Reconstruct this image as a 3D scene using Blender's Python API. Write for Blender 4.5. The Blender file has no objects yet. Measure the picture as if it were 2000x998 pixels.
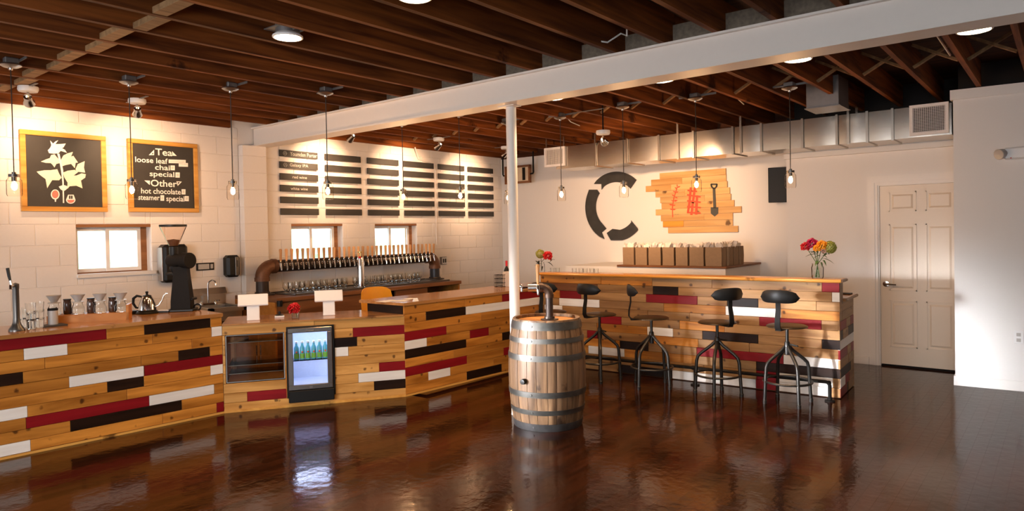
import bpy, math, random
from mathutils import Vector, Matrix

random.seed(7)
S = bpy.context.scene
COL = S.collection
PI = math.pi

# ------------------------------------------------------------------ camera
F, CX, CY = 1338.73, 1000.0, 475.0
YAW, PITCH, ROLL, CAMH = 0.682267, -0.016722, -0.019084, 1.60
def _axes():
    cy, sy, cp, sp = math.cos(YAW), math.sin(YAW), math.cos(PITCH), math.sin(PITCH)
    f = Vector((-sy*cp, cy*cp, sp)); r = Vector((cy, sy, 0)); u = r.cross(f)
    c, s = math.cos(ROLL), math.sin(ROLL)
    return c*r + s*u, -s*r + c*u, f
R_, U_, F_ = _axes()
CAM = Vector((0, 0, CAMH))
cd = bpy.data.cameras.new('camera'); co = bpy.data.objects.new('camera', cd); COL.objects.link(co)
cd.sensor_width = 36; cd.lens = F/2000*36; cd.shift_y = -(499-CY)/2000; cd.clip_start = .05; cd.clip_end = 200
co.matrix_world = Matrix(((R_.x, U_.x, -F_.x, 0), (R_.y, U_.y, -F_.y, 0), (R_.z, U_.z, -F_.z, CAMH), (0, 0, 0, 1)))
S.camera = co

# ------------------------------------------------------------------ sky, exposure
S.view_settings.view_transform = 'Standard'; S.view_settings.look = 'None'
S.view_settings.exposure = 0.12; S.view_settings.gamma = 1.0; S.view_settings.use_curve_mapping = False
S.cycles.use_denoising = True
S.cycles.max_bounces = 10; S.cycles.diffuse_bounces = 4; S.cycles.glossy_bounces = 4
S.cycles.transparent_max_bounces = 24; S.cycles.transmission_bounces = 10
S.cycles.sample_clamp_indirect = 4.0
S.cycles.caustics_reflective = False; S.cycles.caustics_refractive = False
w = bpy.data.worlds.new('sky'); S.world = w; w.use_nodes = True
bg = w.node_tree.nodes['Background']; bg.inputs[0].default_value = (.86, .93, 1, 1); bg.inputs[1].default_value = 6.0

# ------------------------------------------------------------------ daylight through windows behind the viewer, plus one added fill
def lamp(name, kind, loc, energy, color, target=None, **kw):
    l = bpy.data.lights.new(name, kind); l.energy = energy; l.color = color
    for k, v in kw.items(): setattr(l, k, v)
    o = bpy.data.objects.new(name, l); o.location = loc; COL.objects.link(o)
    if target is not None:
        d = Vector(target)-Vector(loc); o.rotation_euler = d.to_track_quat('-Z', 'Y').to_euler()
    return o
DAY = (.93, .95, 1.0)
lamp('daylight', 'AREA', (-7.0, -2.42, 1.15), 17, DAY, (-2.05, 6.7, .25), shape='RECTANGLE', size=.8, size_y=1.3, spread=math.radians(10))
lamp('daylight', 'AREA', (-2.6, -2.42, 1.5), 50, (1, .95, .92), (-3.7, 0, .60), shape='RECTANGLE', size=2.0, size_y=1.6, spread=math.radians(95))  # added fill on the left bar fronts, set in an added middle window
lamp('daylight', 'AREA', (0.9, -2.42, 1.5), 12, (.95, .97, 1), (0.9, 0, .95), shape='RECTANGLE', size=2.2, size_y=1.6, spread=math.radians(110))

# ------------------------------------------------------------------ pixel-to-plane measuring
def ray(px, py): return R_*((px-CX)/F) - U_*((py-CY)/F) + F_
def fz(px, py, z): d = ray(px, py); return CAM + d*((z-CAMH)/d.z)
def fx(px, py, x): d = ray(px, py); return CAM + d*(x/d.x)
def fy(px, py, y): d = ray(px, py); return CAM + d*(y/d.y)
def fpl(px, py, P, n): d = ray(px, py); return CAM + d*((Vector(P)-CAM).dot(n)/d.dot(n))
def mpp(P): return F_.dot(Vector(P)-CAM)/F

# ------------------------------------------------------------------ materials
def newmat(name):
    m = bpy.data.materials.new(name); m.use_nodes = True
    nt = m.node_tree; b = nt.nodes['Principled BSDF']
    return m, nt, b
def pm(name, col, rough=.5, metal=0., bump=0., bscale=60., vary=0., **kw):
    """plain material with a little procedural mottling"""
    m, nt, b = newmat(name)
    b.inputs['Roughness'].default_value = rough; b.inputs['Metallic'].default_value = metal
    tc = nt.nodes.new('ShaderNodeTexCoord'); no = nt.nodes.new('ShaderNodeTexNoise')
    no.inputs['Scale'].default_value = bscale; no.inputs['Detail'].default_value = 4
    nt.links.new(tc.outputs['Object'], no.inputs['Vector'])
    mr = nt.nodes.new('ShaderNodeMix'); mr.data_type = 'RGBA'
    v = vary or .08
    mr.inputs[6].default_value = (*[c*(1-v) for c in col], 1); mr.inputs[7].default_value = (*[min(1, c*(1+v)) for c in col], 1)
    nt.links.new(no.outputs['Fac'], mr.inputs[0]); nt.links.new(mr.outputs[2], b.inputs['Base Color'])
    if bump:
        bp = nt.nodes.new('ShaderNodeBump'); bp.inputs['Strength'].default_value = bump; bp.inputs['Distance'].default_value = .004
        nt.links.new(no.outputs['Fac'], bp.inputs['Height']); nt.links.new(bp.outputs[0], b.inputs['Normal'])
    for k, val in kw.items(): b.inputs[k].default_value = val
    return m
def em(name, col, st):
    m, nt, b = newmat(name)
    b.inputs['Base Color'].default_value = (*col, 1); b.inputs['Emission Color'].default_value = (*col, 1); b.inputs['Emission Strength'].default_value = st
    return m
def glass(name, tint=(1, 1, 1), gloss=.9):
    m = bpy.data.materials.new(name); m.use_nodes = True; nt = m.node_tree; nt.nodes.clear()
    o = nt.nodes.new('ShaderNodeOutputMaterial'); mx = nt.nodes.new('ShaderNodeMixShader')
    t = nt.nodes.new('ShaderNodeBsdfTransparent'); t.inputs[0].default_value = (*tint, 1)
    g = nt.nodes.new('ShaderNodeBsdfGlossy'); g.inputs['Roughness'].default_value = .03; g.inputs[0].default_value = (gloss, gloss, gloss, 1)
    fr = nt.nodes.new('ShaderNodeLayerWeight'); fr.inputs['Blend'].default_value = .13
    nt.links.new(fr.outputs['Fresnel'], mx.inputs[0]); nt.links.new(t.outputs[0], mx.inputs[1]); nt.links.new(g.outputs[0], mx.inputs[2])
    nt.links.new(mx.outputs[0], o.inputs[0]); return m
def wood(name, dark, light, rough=.45, axis='Z', grain=16., knots=0., rand=.25, spec=.22, bump=.25):
    """wood: grain stretched along the board, shifted and tinted board by board, with scattered knots"""
    m, nt, b = newmat(name); N = nt.nodes.new; L = nt.links.new
    tc = N('ShaderNodeTexCoord'); oi = N('ShaderNodeObjectInfo')
    add = N('ShaderNodeVectorMath'); add.operation = 'ADD'
    mul = N('ShaderNodeVectorMath'); mul.operation = 'SCALE'; mul.inputs[0].default_value = (37, 53, 91)
    L(oi.outputs['Random'], mul.inputs['Scale']); L(tc.outputs['Object'], add.inputs[0]); L(mul.outputs[0], add.inputs[1])
    mp = N('ShaderNodeMapping')
    mp.inputs['Scale'].default_value = {'Z': (1.2, 1.2, 1), 'Y': (1, .06, 1), 'X': (.06, 1, 1), 'ZL': (1, 1, .07)}[axis]
    if axis == 'Z': mp.inputs['Scale'].default_value = (.09, .09, 1)
    L(add.outputs[0], mp.inputs['Vector'])
    n1 = N('ShaderNodeTexNoise'); n1.inputs['Scale'].default_value = grain; n1.inputs['Detail'].default_value = 6; n1.inputs['Distortion'].default_value = .6
    L(mp.outputs[0], n1.inputs['Vector'])
    cr = N('ShaderNodeValToRGB'); cr.color_ramp.elements[0].position = .32; cr.color_ramp.elements[1].position = .68
    cr.color_ramp.elements[0].color = (*dark, 1); cr.color_ramp.elements[1].color = (*light, 1)
    L(n1.outputs['Fac'], cr.inputs[0]); out = cr.outputs[0]
    hs = N('ShaderNodeHueSaturation'); mr = N('ShaderNodeMapRange')
    mr.inputs['To Min'].default_value = 1-rand; mr.inputs['To Max'].default_value = 1+rand*.7
    L(oi.outputs['Random'], mr.inputs[0]); L(mr.outputs[0], hs.inputs['Value']); L(out, hs.inputs['Color']); out = hs.outputs[0]
    if knots:
        vo = N('ShaderNodeTexVoronoi'); vo.inputs['Scale'].default_value = knots; L(add.outputs[0], vo.inputs['Vector'])
        n2 = N('ShaderNodeTexNoise'); n2.inputs['Scale'].default_value = 30; L(add.outputs[0], n2.inputs['Vector'])
        mm = N('ShaderNodeMath'); mm.operation = 'MULTIPLY_ADD'; mm.inputs[1].default_value = .22; L(n2.outputs['Fac'], mm.inputs[0]); L(vo.outputs['Distance'], mm.inputs[2])
        kr = N('ShaderNodeValToRGB'); kr.color_ramp.elements[0].position = .20; kr.color_ramp.elements[1].position = .29
        kr.color_ramp.elements[0].color = (.12, .08, .06, 1); kr.color_ramp.elements[1].color = (1, 1, 1, 1); L(mm.outputs[0], kr.inputs[0])
        mx = N('ShaderNodeMix'); mx.data_type = 'RGBA'; mx.blend_type = 'MULTIPLY'; mx.inputs[0].default_value = .85
        L(out, mx.inputs[6]); L(kr.outputs[0], mx.inputs[7]); out = mx.outputs[2]
    L(out, b.inputs['Base Color']); b.inputs['Roughness'].default_value = rough; b.inputs['Specular IOR Level'].default_value = spec
    if bump:
        bp = N('ShaderNodeBump'); bp.inputs['Strength'].default_value = bump; bp.inputs['Distance'].default_value = .002
        L(n1.outputs['Fac'], bp.inputs['Height']); L(bp.outputs[0], b.inputs['Normal'])
    return m
M = {}
M['paint'] = pm('white_paint', (.81, .755, .705), .6, bump=.25, bscale=45, vary=.02)
M['drywall'] = pm('drywall_paint', (.80, .775, .75), .65, bump=.05, bscale=90, vary=.015)
M['trim'] = pm('white_trim', (.82, .79, .76), .4, vary=.015)
M['door'] = pm('door_paint', (.76, .67, .56), .35, vary=.015)
M['beam'] = pm('beam_paint', (.80, .735, .675), .45, vary=.02, bscale=20)  # warmth of the light on the beam is put into this colour
M['joist'] = wood('joist_wood', (.070, .017, .003), (.25, .072, .013), .7, 'Y', 18, 1.6, .3, .2)
M['block'] = wood('blocking_wood', (.20, .11, .05), (.36, .21, .10), .75, 'Y', 18, 2, .2, .2)
M['deck'] = wood('deck_wood', (.030, .009, .004), (.075, .025, .009), .8, 'X', 14, 0, .3, .2)
M['rubble'] = pm('end_block_wood', (.19, .145, .105), .85, bump=.8, bscale=35, vary=.6)
M['pine'] = wood('pine_plank', (.31, .108, .013), (.61, .25, .042), .42, 'Z', 17, 8.5, .2, .25)
M['pinepale'] = wood('pale_pine_plank', (.42, .19, .04), (.70, .37, .11), .42, 'Z', 17, 8.5, .16, .25)
M['grey'] = wood('weathered_plank', (.22, .105, .034), (.41, .22, .082), .42, 'Z', 17, 8, .22, .3)
M['red'] = wood('red_plank', (.19, .006, .009), (.25, .009, .013), .4, 'Z', 18, 0, .12, .18, .15)
M['darkw'] = wood('dark_plank', (.009, .0038, .0022), (.024, .010, .0055), .4, 'Z', 18, 0, .2, .15, .15)
M['white'] = wood('white_plank', (.74, .70, .66), (.84, .81, .78), .38, 'Z', 18, 0, .05, .4, .1)
M['top'] = wood('counter_top', (.34, .145, .040), (.52, .25, .085), .16, 'Y', 12, 2.5, .1, .5, .1)
M['toporange'] = wood('bar_top', (.58, .23, .040), (.78, .36, .075), .22, 'X', 12, 2.5, .08, .5, .1)
M['toedge'] = wood('bar_top_end', (.17, .09, .045), (.28, .16, .08), .4, 'Z', 16, 0, .1)
M['brown'] = wood('brown_panel', (.14, .055, .022), (.24, .10, .04), .45, 'Z', 12, 0, .1)
M['riser'] = wood('riser_wood', (.40, .145, .024), (.54, .22, .048), .4, 'Y', 12, 0, .1)
M['frame'] = wood('frame_wood', (.50, .22, .04), (.72, .38, .09), .45, 'Y', 18, 3, .08)
M['pallet'] = wood('sign_board', (.52, .27, .085), (.76, .47, .20), .55, 'X', 12, 3.5, .16)
M['palletd'] = wood('sign_board_orange', (.58, .24, .03), (.74, .34, .05), .55, 'X', 12, 3.5, .05)
M['handle'] = wood('tap_handle_wood', (.58, .26, .09), (.78, .44, .20), .35, 'ZL', 30, 0, .3)
M['slate'] = pm('chalkboard', (.030, .027, .024), .55, vary=.35, bscale=6)
M['chalk'] = pm('chalk_white', (.85, .82, .76), .8, vary=.12, bscale=80)
M['chalky'] = pm('chalk_cream', (.80, .76, .58), .8, vary=.15, bscale=60)
M['chalkd'] = pm('chalk_faint', (.62, .59, .53), .8, vary=.2, bscale=80)
M['chalkr'] = pm('chalk_coral', (.78, .20, .14), .8, vary=.1)
M['black'] = pm('black_plastic', (.008, .0075, .007), .42, **{'Specular IOR Level': .25})
M['blackm'] = pm('black_metal', (.011, .0095, .0085), .6, .0, bump=.1, **{'Specular IOR Level': .10})
M['seatm'] = pm('stool_seat_metal', (.06, .038, .020), .36, .7, vary=.4, bscale=14)
M['legm'] = pm('stool_leg_metal', (.05, .046, .042), .36, .8, vary=.35, bscale=24)
M['iron'] = pm('iron_pipe', (.045, .032, .026), .42, .6, bump=.15, vary=.3)
M['rust'] = pm('rusty_pipe', (.14, .06, .028), .5, .4, bump=.3, vary=.4, bscale=40)
M['bluedark'] = pm('dark_blue_pipe', (.030, .034, .045), .4, .5, bump=.1)
M['chrome'] = pm('chrome', (.75, .74, .72), .14, 1.0, vary=.02)
M['steel'] = pm('brushed_steel', (.52, .50, .48), .3, 1.0, vary=.08, bscale=90)
M['darksteel'] = pm('dark_steel', (.13, .122, .115), .35, .9, vary=.1)
M['galv'] = pm('galvanised_sheet', (.54, .50, .45), .24, 1.0, vary=.10, bscale=25)
M['galvd'] = pm('dull_galvanised_sheet', (.20, .19, .19), .5, .7, vary=.15, bscale=25)
M['grille'] = pm('grille_white', (.76, .72, .70), .5)
M['whitep'] = pm('white_plastic', (.80, .79, .78), .35, vary=.01)
M['paper'] = pm('paper', (.82, .81, .79), .7, vary=.03)
M['tissue'] = pm('tissue_paper', (.82, .74, .66), .8, vary=.12, bscale=70)
M['kraft'] = pm('brown_paper', (.26, .165, .09), .75, vary=.15, bscale=35)
M['greyp'] = pm('grey_ceramic', (.46, .43, .40), .35, vary=.06)
M['beige'] = pm('beige_card', (.62, .52, .42), .6)
M['yellow'] = pm('yellow_seat', (.85, .36, .015), .35)
M['cable'] = pm('cable_black', (.02, .017, .014), .6)
M['wire'] = pm('wire_white', (.62, .60, .57), .5)
M['stave'] = wood('barrel_stave', (.070, .036, .017), (.225, .128, .066), .5, 'ZL', 16, 3.0, .24, .35)
M['head'] = wood('barrel_head', (.48, .19, .045), (.66, .30, .09), .45, 'X', 14, 0, .08)
M['hoop'] = pm('barrel_hoop', (.12, .115, .105), .38, .85, vary=.45, bscale=16)
M['hoopd'] = pm('barrel_chime_hoop', (.10, .095, .095), .45, .8, vary=.5, bscale=16)
M['glass'] = glass('clear_glass', (.975, .98, .975))
M['pane'] = glass('window_glass', (.97, .99, 1))
M['case'] = glass('display_glass', (.90, .86, .82))
M['amber'] = glass('brown_glass', (.42, .22, .12))
M['jar'] = glass('jar_glass', (.99, .96, .92)); M['jar'].node_tree.nodes['Layer Weight'].inputs['Blend'].default_value = .06
gm, gnt, gb = newmat('solid_glass'); gb.inputs['Transmission Weight'].default_value = 1; gb.inputs['Roughness'].default_value = .02; gb.inputs['IOR'].default_value = 1.42; gb.inputs['Base Color'].default_value = (.97, .98, .97, 1); M['sglass'] = gm
M['hop'] = glass('hopper_plastic', (.97, .93, .90)); M['hop'].node_tree.nodes['Layer Weight'].inputs['Blend'].default_value = .04
M['fsteel'] = pm('fridge_door_steel', (.30, .27, .25), .25, 1.0, vary=.06, bscale=90); M['server'] = pm('brown_glazed_glass', (.07, .032, .018), .08, vary=.2, **{'Specular IOR Level': .8}); M['beans'] = pm('coffee_beans', (.10, .05, .025), .5, vary=.5, bscale=120)
M['irond'] = pm('dark_elbow', (.075, .040, .024), .42, .5, bump=.2, vary=.3)
M['bulb'] = em('lamp_filament', (1, .57, .27), 750)
M['can'] = em('lamp_lens', (1, .78, .50), 30)
M['coolled'] = em('fridge_light', (.60, .68, 1.0), 45)
M['fridgein'] = pm('fridge_liner', (.70, .76, .90), .5)
M['teal'] = pm('bottle_teal', (.10, .42, .52), .35); M['green'] = pm('bottle_green', (.20, .45, .05), .4); M['orange'] = pm('bottle_orange', (.75, .13, .03), .4)
M['leaf'] = pm('leaf_green', (.055, .11, .018), .5, vary=.4, bscale=30)
M['leafd'] = pm('leaf_dark', (.015, .030, .012), .5, vary=.3)
M['petalr'] = pm('petal_red', (.58, .012, .018), .5, vary=.2); M['petalm'] = pm('petal_magenta', (.48, .008, .075), .5, vary=.2)
M['petalo'] = pm('petal_orange', (.90, .34, .01), .5, vary=.15); M['petalp'] = pm('petal_pink', (.75, .40, .34), .5)
M['hydra'] = pm('petal_green', (.34, .34, .06), .6, vary=.4, bscale=60)
M['jamb'] = wood('window_jamb_wood', (.20, .08, .03), (.34, .15, .06), .5, 'Z', 14)
M['dark'] = pm('dark_void', (.012, .008, .006), .9)
M['logo'] = pm('sign_steel', (.055, .053, .050), .42, .5, vary=.4, bscale=9)
M['inkr'] = pm('ink_red', (.66, .07, .02), .6); M['inkb'] = pm('ink_black', (.045, .045, .035), .6)
M['brass'] = pm('brass', (.55, .38, .15), .3, 1.0)
M['asphalt'] = pm('yard_gravel', (.5, .5, .48), .9); M['hedge'] = pm('yard_hedge', (.30, .42, .25), .9, vary=.4, bscale=6)
M['art'] = pm('framed_print', (.62, .50, .36), .7, vary=.25, bscale=8)

# floor boards: dark stain under a glossy, slightly wavy varnish
def floor_mat():
    m, nt, b = newmat('floor_varnish'); N = nt.nodes.new; L = nt.links.new
    tc = N('ShaderNodeTexCoord'); oi = N('ShaderNodeObjectInfo')
    mp = N('ShaderNodeMapping'); mp.inputs['Scale'].default_value = (1, .08, 1); L(tc.outputs['Object'], mp.inputs['Vector'])
    n1 = N('ShaderNodeTexNoise'); n1.inputs['Scale'].default_value = 22; n1.inputs['Detail'].default_value = 7; L(mp.outputs[0], n1.inputs['Vector'])
    n2 = N('ShaderNodeTexNoise'); n2.inputs['Scale'].default_value = 1.3; n2.inputs['Detail'].default_value = 4; L(tc.outputs['Object'], n2.inputs['Vector'])
    cr = N('ShaderNodeValToRGB'); e = cr.color_ramp.elements
    e[0].position = .3; e[0].color = (.0045, .0014, .0007, 1); e[1].position = .76; e[1].color = (.056, .0145, .0042, 1)
    md = N('ShaderNodeMath'); md.operation = 'MULTIPLY_ADD'; md.inputs[1].default_value = .55; L(n2.outputs['Fac'], md.inputs[0])
    m2 = N('ShaderNodeMath'); m2.operation = 'MULTIPLY'; m2.inputs[1].default_value = .5; L(n1.outputs['Fac'], m2.inputs[0]); L(m2.outputs[0], md.inputs[2])
    L(md.outputs[0], cr.inputs[0])
    hs = N('ShaderNodeHueSaturation'); mr = N('ShaderNodeMapRange'); mr.inputs['To Min'].default_value = .62; mr.inputs['To Max'].default_value = 1.35
    L(oi.outputs['Random'], mr.inputs[0]); L(mr.outputs[0], hs.inputs['Value']); L(cr.outputs[0], hs.inputs['Color']); L(hs.outputs[0], b.inputs['Base Color'])
    n3 = N('ShaderNodeTexNoise'); n3.inputs['Scale'].default_value = 13; n3.inputs['Detail'].default_value = 4; L(tc.outputs['Object'], n3.inputs['Vector'])
    r2 = N('ShaderNodeMapRange'); r2.inputs['To Min'].default_value = .05; r2.inputs['To Max'].default_value = .17; L(n2.outputs['Fac'], r2.inputs[0]); L(r2.outputs[0], b.inputs['Roughness'])
    bp = N('ShaderNodeBump'); bp.inputs['Strength'].default_value = .45; bp.inputs['Distance'].default_value = .004; L(n3.outputs['Fac'], bp.inputs['Height'])
    b2 = N('ShaderNodeBump'); b2.inputs['Strength'].default_value = .12; b2.inputs['Distance'].default_value = .002; L(n1.outputs['Fac'], b2.inputs['Height']); L(bp.outputs[0], b2.inputs['Normal'])
    L(b2.outputs[0], b.inputs['Normal']); b.inputs['Specular IOR Level'].default_value = .28; b.inputs['Specular Tint'].default_value = (1, .80, .64, 1)
    return m
M['floor'] = floor_mat()

# ------------------------------------------------------------------ mesh building
class MB:
    def __init__(s): s.v = []; s.f = []
    def add(s, vs, fs):
        n = len(s.v); s.v += [Vector(v) for v in vs]; s.f += [tuple(i+n for i in f) for f in fs]; return s
    def box(s, a, b, rot=None, bev=0.):
        (x0, y0, z0), (x1, y1, z1) = [tuple(min(p, q) for p, q in zip(a, b)), tuple(max(p, q) for p, q in zip(a, b))]
        if bev:
            c = Vector(((x0+x1)/2, (y0+y1)/2, (z0+z1)/2)); h = Vector(((x1-x0)/2, (y1-y0)/2, (z1-z0)/2)); e = min(bev, min(h)*.49)
            vs = []; idx = {}
            for sx in (-1, 1):
                for sy in (-1, 1):
                    for sz in (-1, 1):
                        for ax in range(3):
                            q = [h[0]-e, h[1]-e, h[2]-e]; q[ax] = h[ax]
                            idx[(sx, sy, sz, ax)] = len(vs); vs.append((c.x+sx*q[0], c.y+sy*q[1], c.z+sz*q[2]))
            fs = []
            for ax in range(3):
                o = [i for i in range(3) if i != ax]
                for sg in (-1, 1):
                    k = []
                    for (p, q) in ((-1, -1), (1, -1), (1, 1), (-1, 1)):
                        t = [0, 0, 0]; t[ax] = sg; t[o[0]] = p; t[o[1]] = q; k.append(idx[(*t, ax)])
                    fs.append(k if (sg > 0) != (ax == 1) else k[::-1])
            for ax in range(3):
                o = [i for i in range(3) if i != ax]
                for p in (-1, 1):
                    for q in (-1, 1):
                        k = []
                        for sg, wa in ((-1, o[0]), (1, o[0]), (1, o[1]), (-1, o[1])):
                            t = [0, 0, 0]; t[ax] = sg; t[o[0]] = p; t[o[1]] = q; k.append(idx[(*t, wa)])
                        fs.append(k)
            for sx in (-1, 1):
                for sy in (-1, 1):
                    for sz in (-1, 1): fs.append([idx[(sx, sy, sz, a)] for a in range(3)])
        else:
            vs = [(x0, y0, z0), (x1, y0, z0), (x1, y1, z0), (x0, y1, z0), (x0, y0, z1), (x1, y0, z1), (x1, y1, z1), (x0, y1, z1)]
            fs = [(3, 2, 1, 0), (4, 5, 6, 7), (0, 1, 5, 4), (1, 2, 6, 5), (2, 3, 7, 6), (3, 0, 4, 7)]
        if rot is not None: vs = [rot @ Vector(v) for v in vs]
        return s.add(vs, fs)
    def obox(s, c, ux, uy, uz, hx, hy, hz, bev=0.):
        """box with its own axes"""
        ux, uy, uz = Vector(ux).normalized(), Vector(uy).normalized(), Vector(uz).normalized(); c = Vector(c)
        t = Matrix(((ux.x, uy.x, uz.x, c.x), (ux.y, uy.y, uz.y, c.y), (ux.z, uy.z, uz.z, c.z), (0, 0, 0, 1)))
        return s.box((-hx, -hy, -hz), (hx, hy, hz), t, bev)
    def tube(s, pts, r, n=8, caps=True, closed=False):
        pts = [Vector(p) for p in pts]; rs = r if isinstance(r, (list, tuple)) else [r]*len(pts)
        rings = []; up = None; m = len(pts)
        for i, p in enumerate(pts):
            a = pts[(i-1) % m] if (closed or i) else p; b = pts[(i+1) % m] if (closed or i < m-1) else p
            t = (b-a).normalized()
            if up is None: up = t.orthogonal().normalized()
            up = (up - t*up.dot(t)); up = up.normalized() if up.length > 1e-6 else t.orthogonal().normalized()
            q = t.cross(up); rings.append([p + (up*math.cos(2*PI*k/n)+q*math.sin(2*PI*k/n))*rs[i] for k in range(n)])
        vs = [v for rg in rings for v in rg]; fs = []
        for i in range(m if closed else m-1):
            j = (i+1) % m
            for k in range(n): fs.append((i*n+k, i*n+(k+1) % n, j*n+(k+1) % n, j*n+k))
        if caps and not closed: fs += [tuple(range(n))[::-1], tuple((m-1)*n+k for k in range(n))]
        return s.add(vs, fs)
    def lathe(s, prof, c=(0, 0, 0), n=20, axis=None, caps=True):
        """profile (radius, height) turned about an axis through c"""
        ax = Vector(axis or (0, 0, 1)).normalized(); a = ax.orthogonal().normalized() if axis else Vector((1, 0, 0)); b = ax.cross(a); c = Vector(c)
        vs = [c + ax*h + (a*math.cos(2*PI*k/n)+b*math.sin(2*PI*k/n))*r for r, h in prof for k in range(n)]; fs = []
        for i in range(len(prof)-1):
            for k in range(n): fs.append((i*n+k, i*n+(k+1) % n, (i+1)*n+(k+1) % n, (i+1)*n+k))
        if caps:
            if prof[0][0] > 1e-4: fs.append(tuple(range(n))[::-1])
            if prof[-1][0] > 1e-4: fs.append(tuple((len(prof)-1)*n+k for k in range(n)))
        return s.add(vs, fs)
    def prism(s, poly, d):
        """polygon of 3-D points pushed along d"""
        p = [Vector(q) for q in poly]; d = Vector(d); n = len(p)
        return s.add(p+[q+d for q in p], [tuple(range(n))[::-1], tuple(range(n, 2*n))] + [(i, (i+1) % n, n+(i+1) % n, n+i) for i in range(n)])
    def sphere(s, c, r, n=10, m=6, sq=(1, 1, 1)):
        c = Vector(c); vs = []; fs = []
        for i in range(m+1):
            t = PI*i/m
            for k in range(n): vs.append(c + Vector((math.sin(t)*math.cos(2*PI*k/n)*r*sq[0], math.sin(t)*math.sin(2*PI*k/n)*r*sq[1], math.cos(t)*r*sq[2])))
        for i in range(m):
            for k in range(n): fs.append((i*n+k, (i+1)*n+k, (i+1)*n+(k+1) % n, i*n+(k+1) % n))
        return s.add(vs, fs)

ORG = {}
def label(o, lab=None, cat=None, group=None, kind=None):
    if lab: o['label'] = lab
    if cat: o['category'] = cat
    if group: o['group'] = group
    if kind: o['kind'] = kind
    return o
def thing(name, lab, cat, loc, group=None, rz=0.):
    o = bpy.data.objects.new(name, None); COL.objects.link(o); o.empty_display_size = .1
    o.location = loc; o.rotation_euler = (0, 0, rz); ORG[o.name] = Vector(loc)
    return label(o, lab, cat, group)
def build(mb, name, mat, parent=None, local=False, smooth=False, origin=None):
    """link a mesh; vertices are given in the room's coordinates unless local"""
    org = Vector((0, 0, 0)) if local else (ORG[parent.name] if parent is not None else Vector(origin or (0, 0, 0)))
    me = bpy.data.meshes.new(name); me.from_pydata([v-org for v in mb.v], [], mb.f); me.update()
    import bmesh
    b = bmesh.new(); b.from_mesh(me); bmesh.ops.recalc_face_normals(b, faces=b.faces); b.to_mesh(me); b.free()
    if smooth:
        me.polygons.foreach_set('use_smooth', [True]*len(me.polygons)); me.set_sharp_from_angle(angle=math.radians(38))
    me.materials.append(M[mat] if isinstance(mat, str) else mat)
    o = bpy.data.objects.new(name, me); COL.objects.link(o)
    if parent is not None: o.parent = parent; ORG[o.name] = ORG[parent.name]
    else: o.location = org; ORG[o.name] = org
    return o
def dup(root, loc, rz=None, lab=None, group=None):
    r = root.copy(); COL.objects.link(r); r.location = loc
    if rz is not None: r.rotation_euler = (0, 0, rz)
    if lab: r['label'] = lab
    if group: r['group'] = group
    for ch in root.children:
        c = ch.copy(); COL.objects.link(c); c.parent = r
        for g in ch.children:
            d = g.copy(); COL.objects.link(d); d.parent = c
    return r
def struct(mb, name, mat, lab=None, **k):
    o = build(mb, name, mat, **k); label(o, lab, None, None, 'structure'); return o
def text_mesh(body, width, mid, ux, uy, name, mat, parent, height=None, bold=.0, depth=.0015):
    """flat lettering, fitted to a width, centred on mid, on the plane ux, uy"""
    cu = bpy.data.curves.new('t', 'FONT'); cu.body = body; cu.size = 1; cu.extrude = 0; cu.offset = bold; cu.resolution_u = 3
    ob = bpy.data.objects.new('t', cu); me = bpy.data.meshes.new_from_object(ob)
    xs = [v.co.x for v in me.vertices]; ys = [v.co.y for v in me.vertices]
    x0, x1, y0, y1 = min(xs), max(xs), min(ys), max(ys); k = width/(x1-x0); ky = k if height is None else height/(y1-y0)
    ux, uy = Vector(ux), Vector(uy); nz = ux.cross(uy); org = ORG[parent.name]
    mb = MB(); mb.add([Vector(mid)+ux*((v.co.x-(x0+x1)/2)*k)+uy*((v.co.y-(y0+y1)/2)*ky)+nz*depth for v in me.vertices], [tuple(p.vertices) for p in me.polygons])
    bpy.data.objects.remove(ob); bpy.data.curves.remove(cu); bpy.data.meshes.remove(me)
    return build(mb, name, mat, parent)

# ================================================================== SETTING
XL, YB, YD, ZJ, ZD = -7.68, 9.2, 8.66, 2.915, 3.15
XR, YF = 3.2, -2.5
# ---- floor
fl = struct(MB().box((XL-.3, YF-.3, -.12), (XR+.3, YB+.3, -.021)), 'floor', 'floor')
bw = .084; x = XL; rnd = random.Random(3); meshes = {}
while x < 1.55:
    y = .9 - rnd.random()*1.2; end = 8.66 if x > -2.6 else 7.6 if x > -4.9 else (4.6 if x > -6.1 else 2.0)
    st = 1.2 if x < -1 else 2.4
    if x < -6.2: x += bw; continue
    y = st-.4-rnd.random()*1.2
    while y < end:
        ln = 1.6+rnd.random()*1.9; y1 = min(y+ln, end)
        if end-y1 < .35: y1 = end
        build(MB().box((x+.0002, y+.0003, -.02), (x+bw-.0002, y1-.0003, 0)), 'floor_board', 'floor', fl)
        y = y1
    x += bw
# unseen remainder of the boards, laid in one go
mb = MB()
mb.box((XL, YF, -.021), (-6.19, YB, -.0005)); mb.box((-6.19, 4.7, -.021), (-4.95, YB, -.0005)); mb.box((-6.19, YF, -.021), (1.5, .0, -.0005)); mb.box((1.6, YF, -.021), (XR, YB, -.0005)); mb.box((-4.95, 7.6, -.021), (-2.6, YB, -.0005))
o = build(mb, 'floor_edge_boards', 'floor', fl); o['kind'] = 'stuff'

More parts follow.
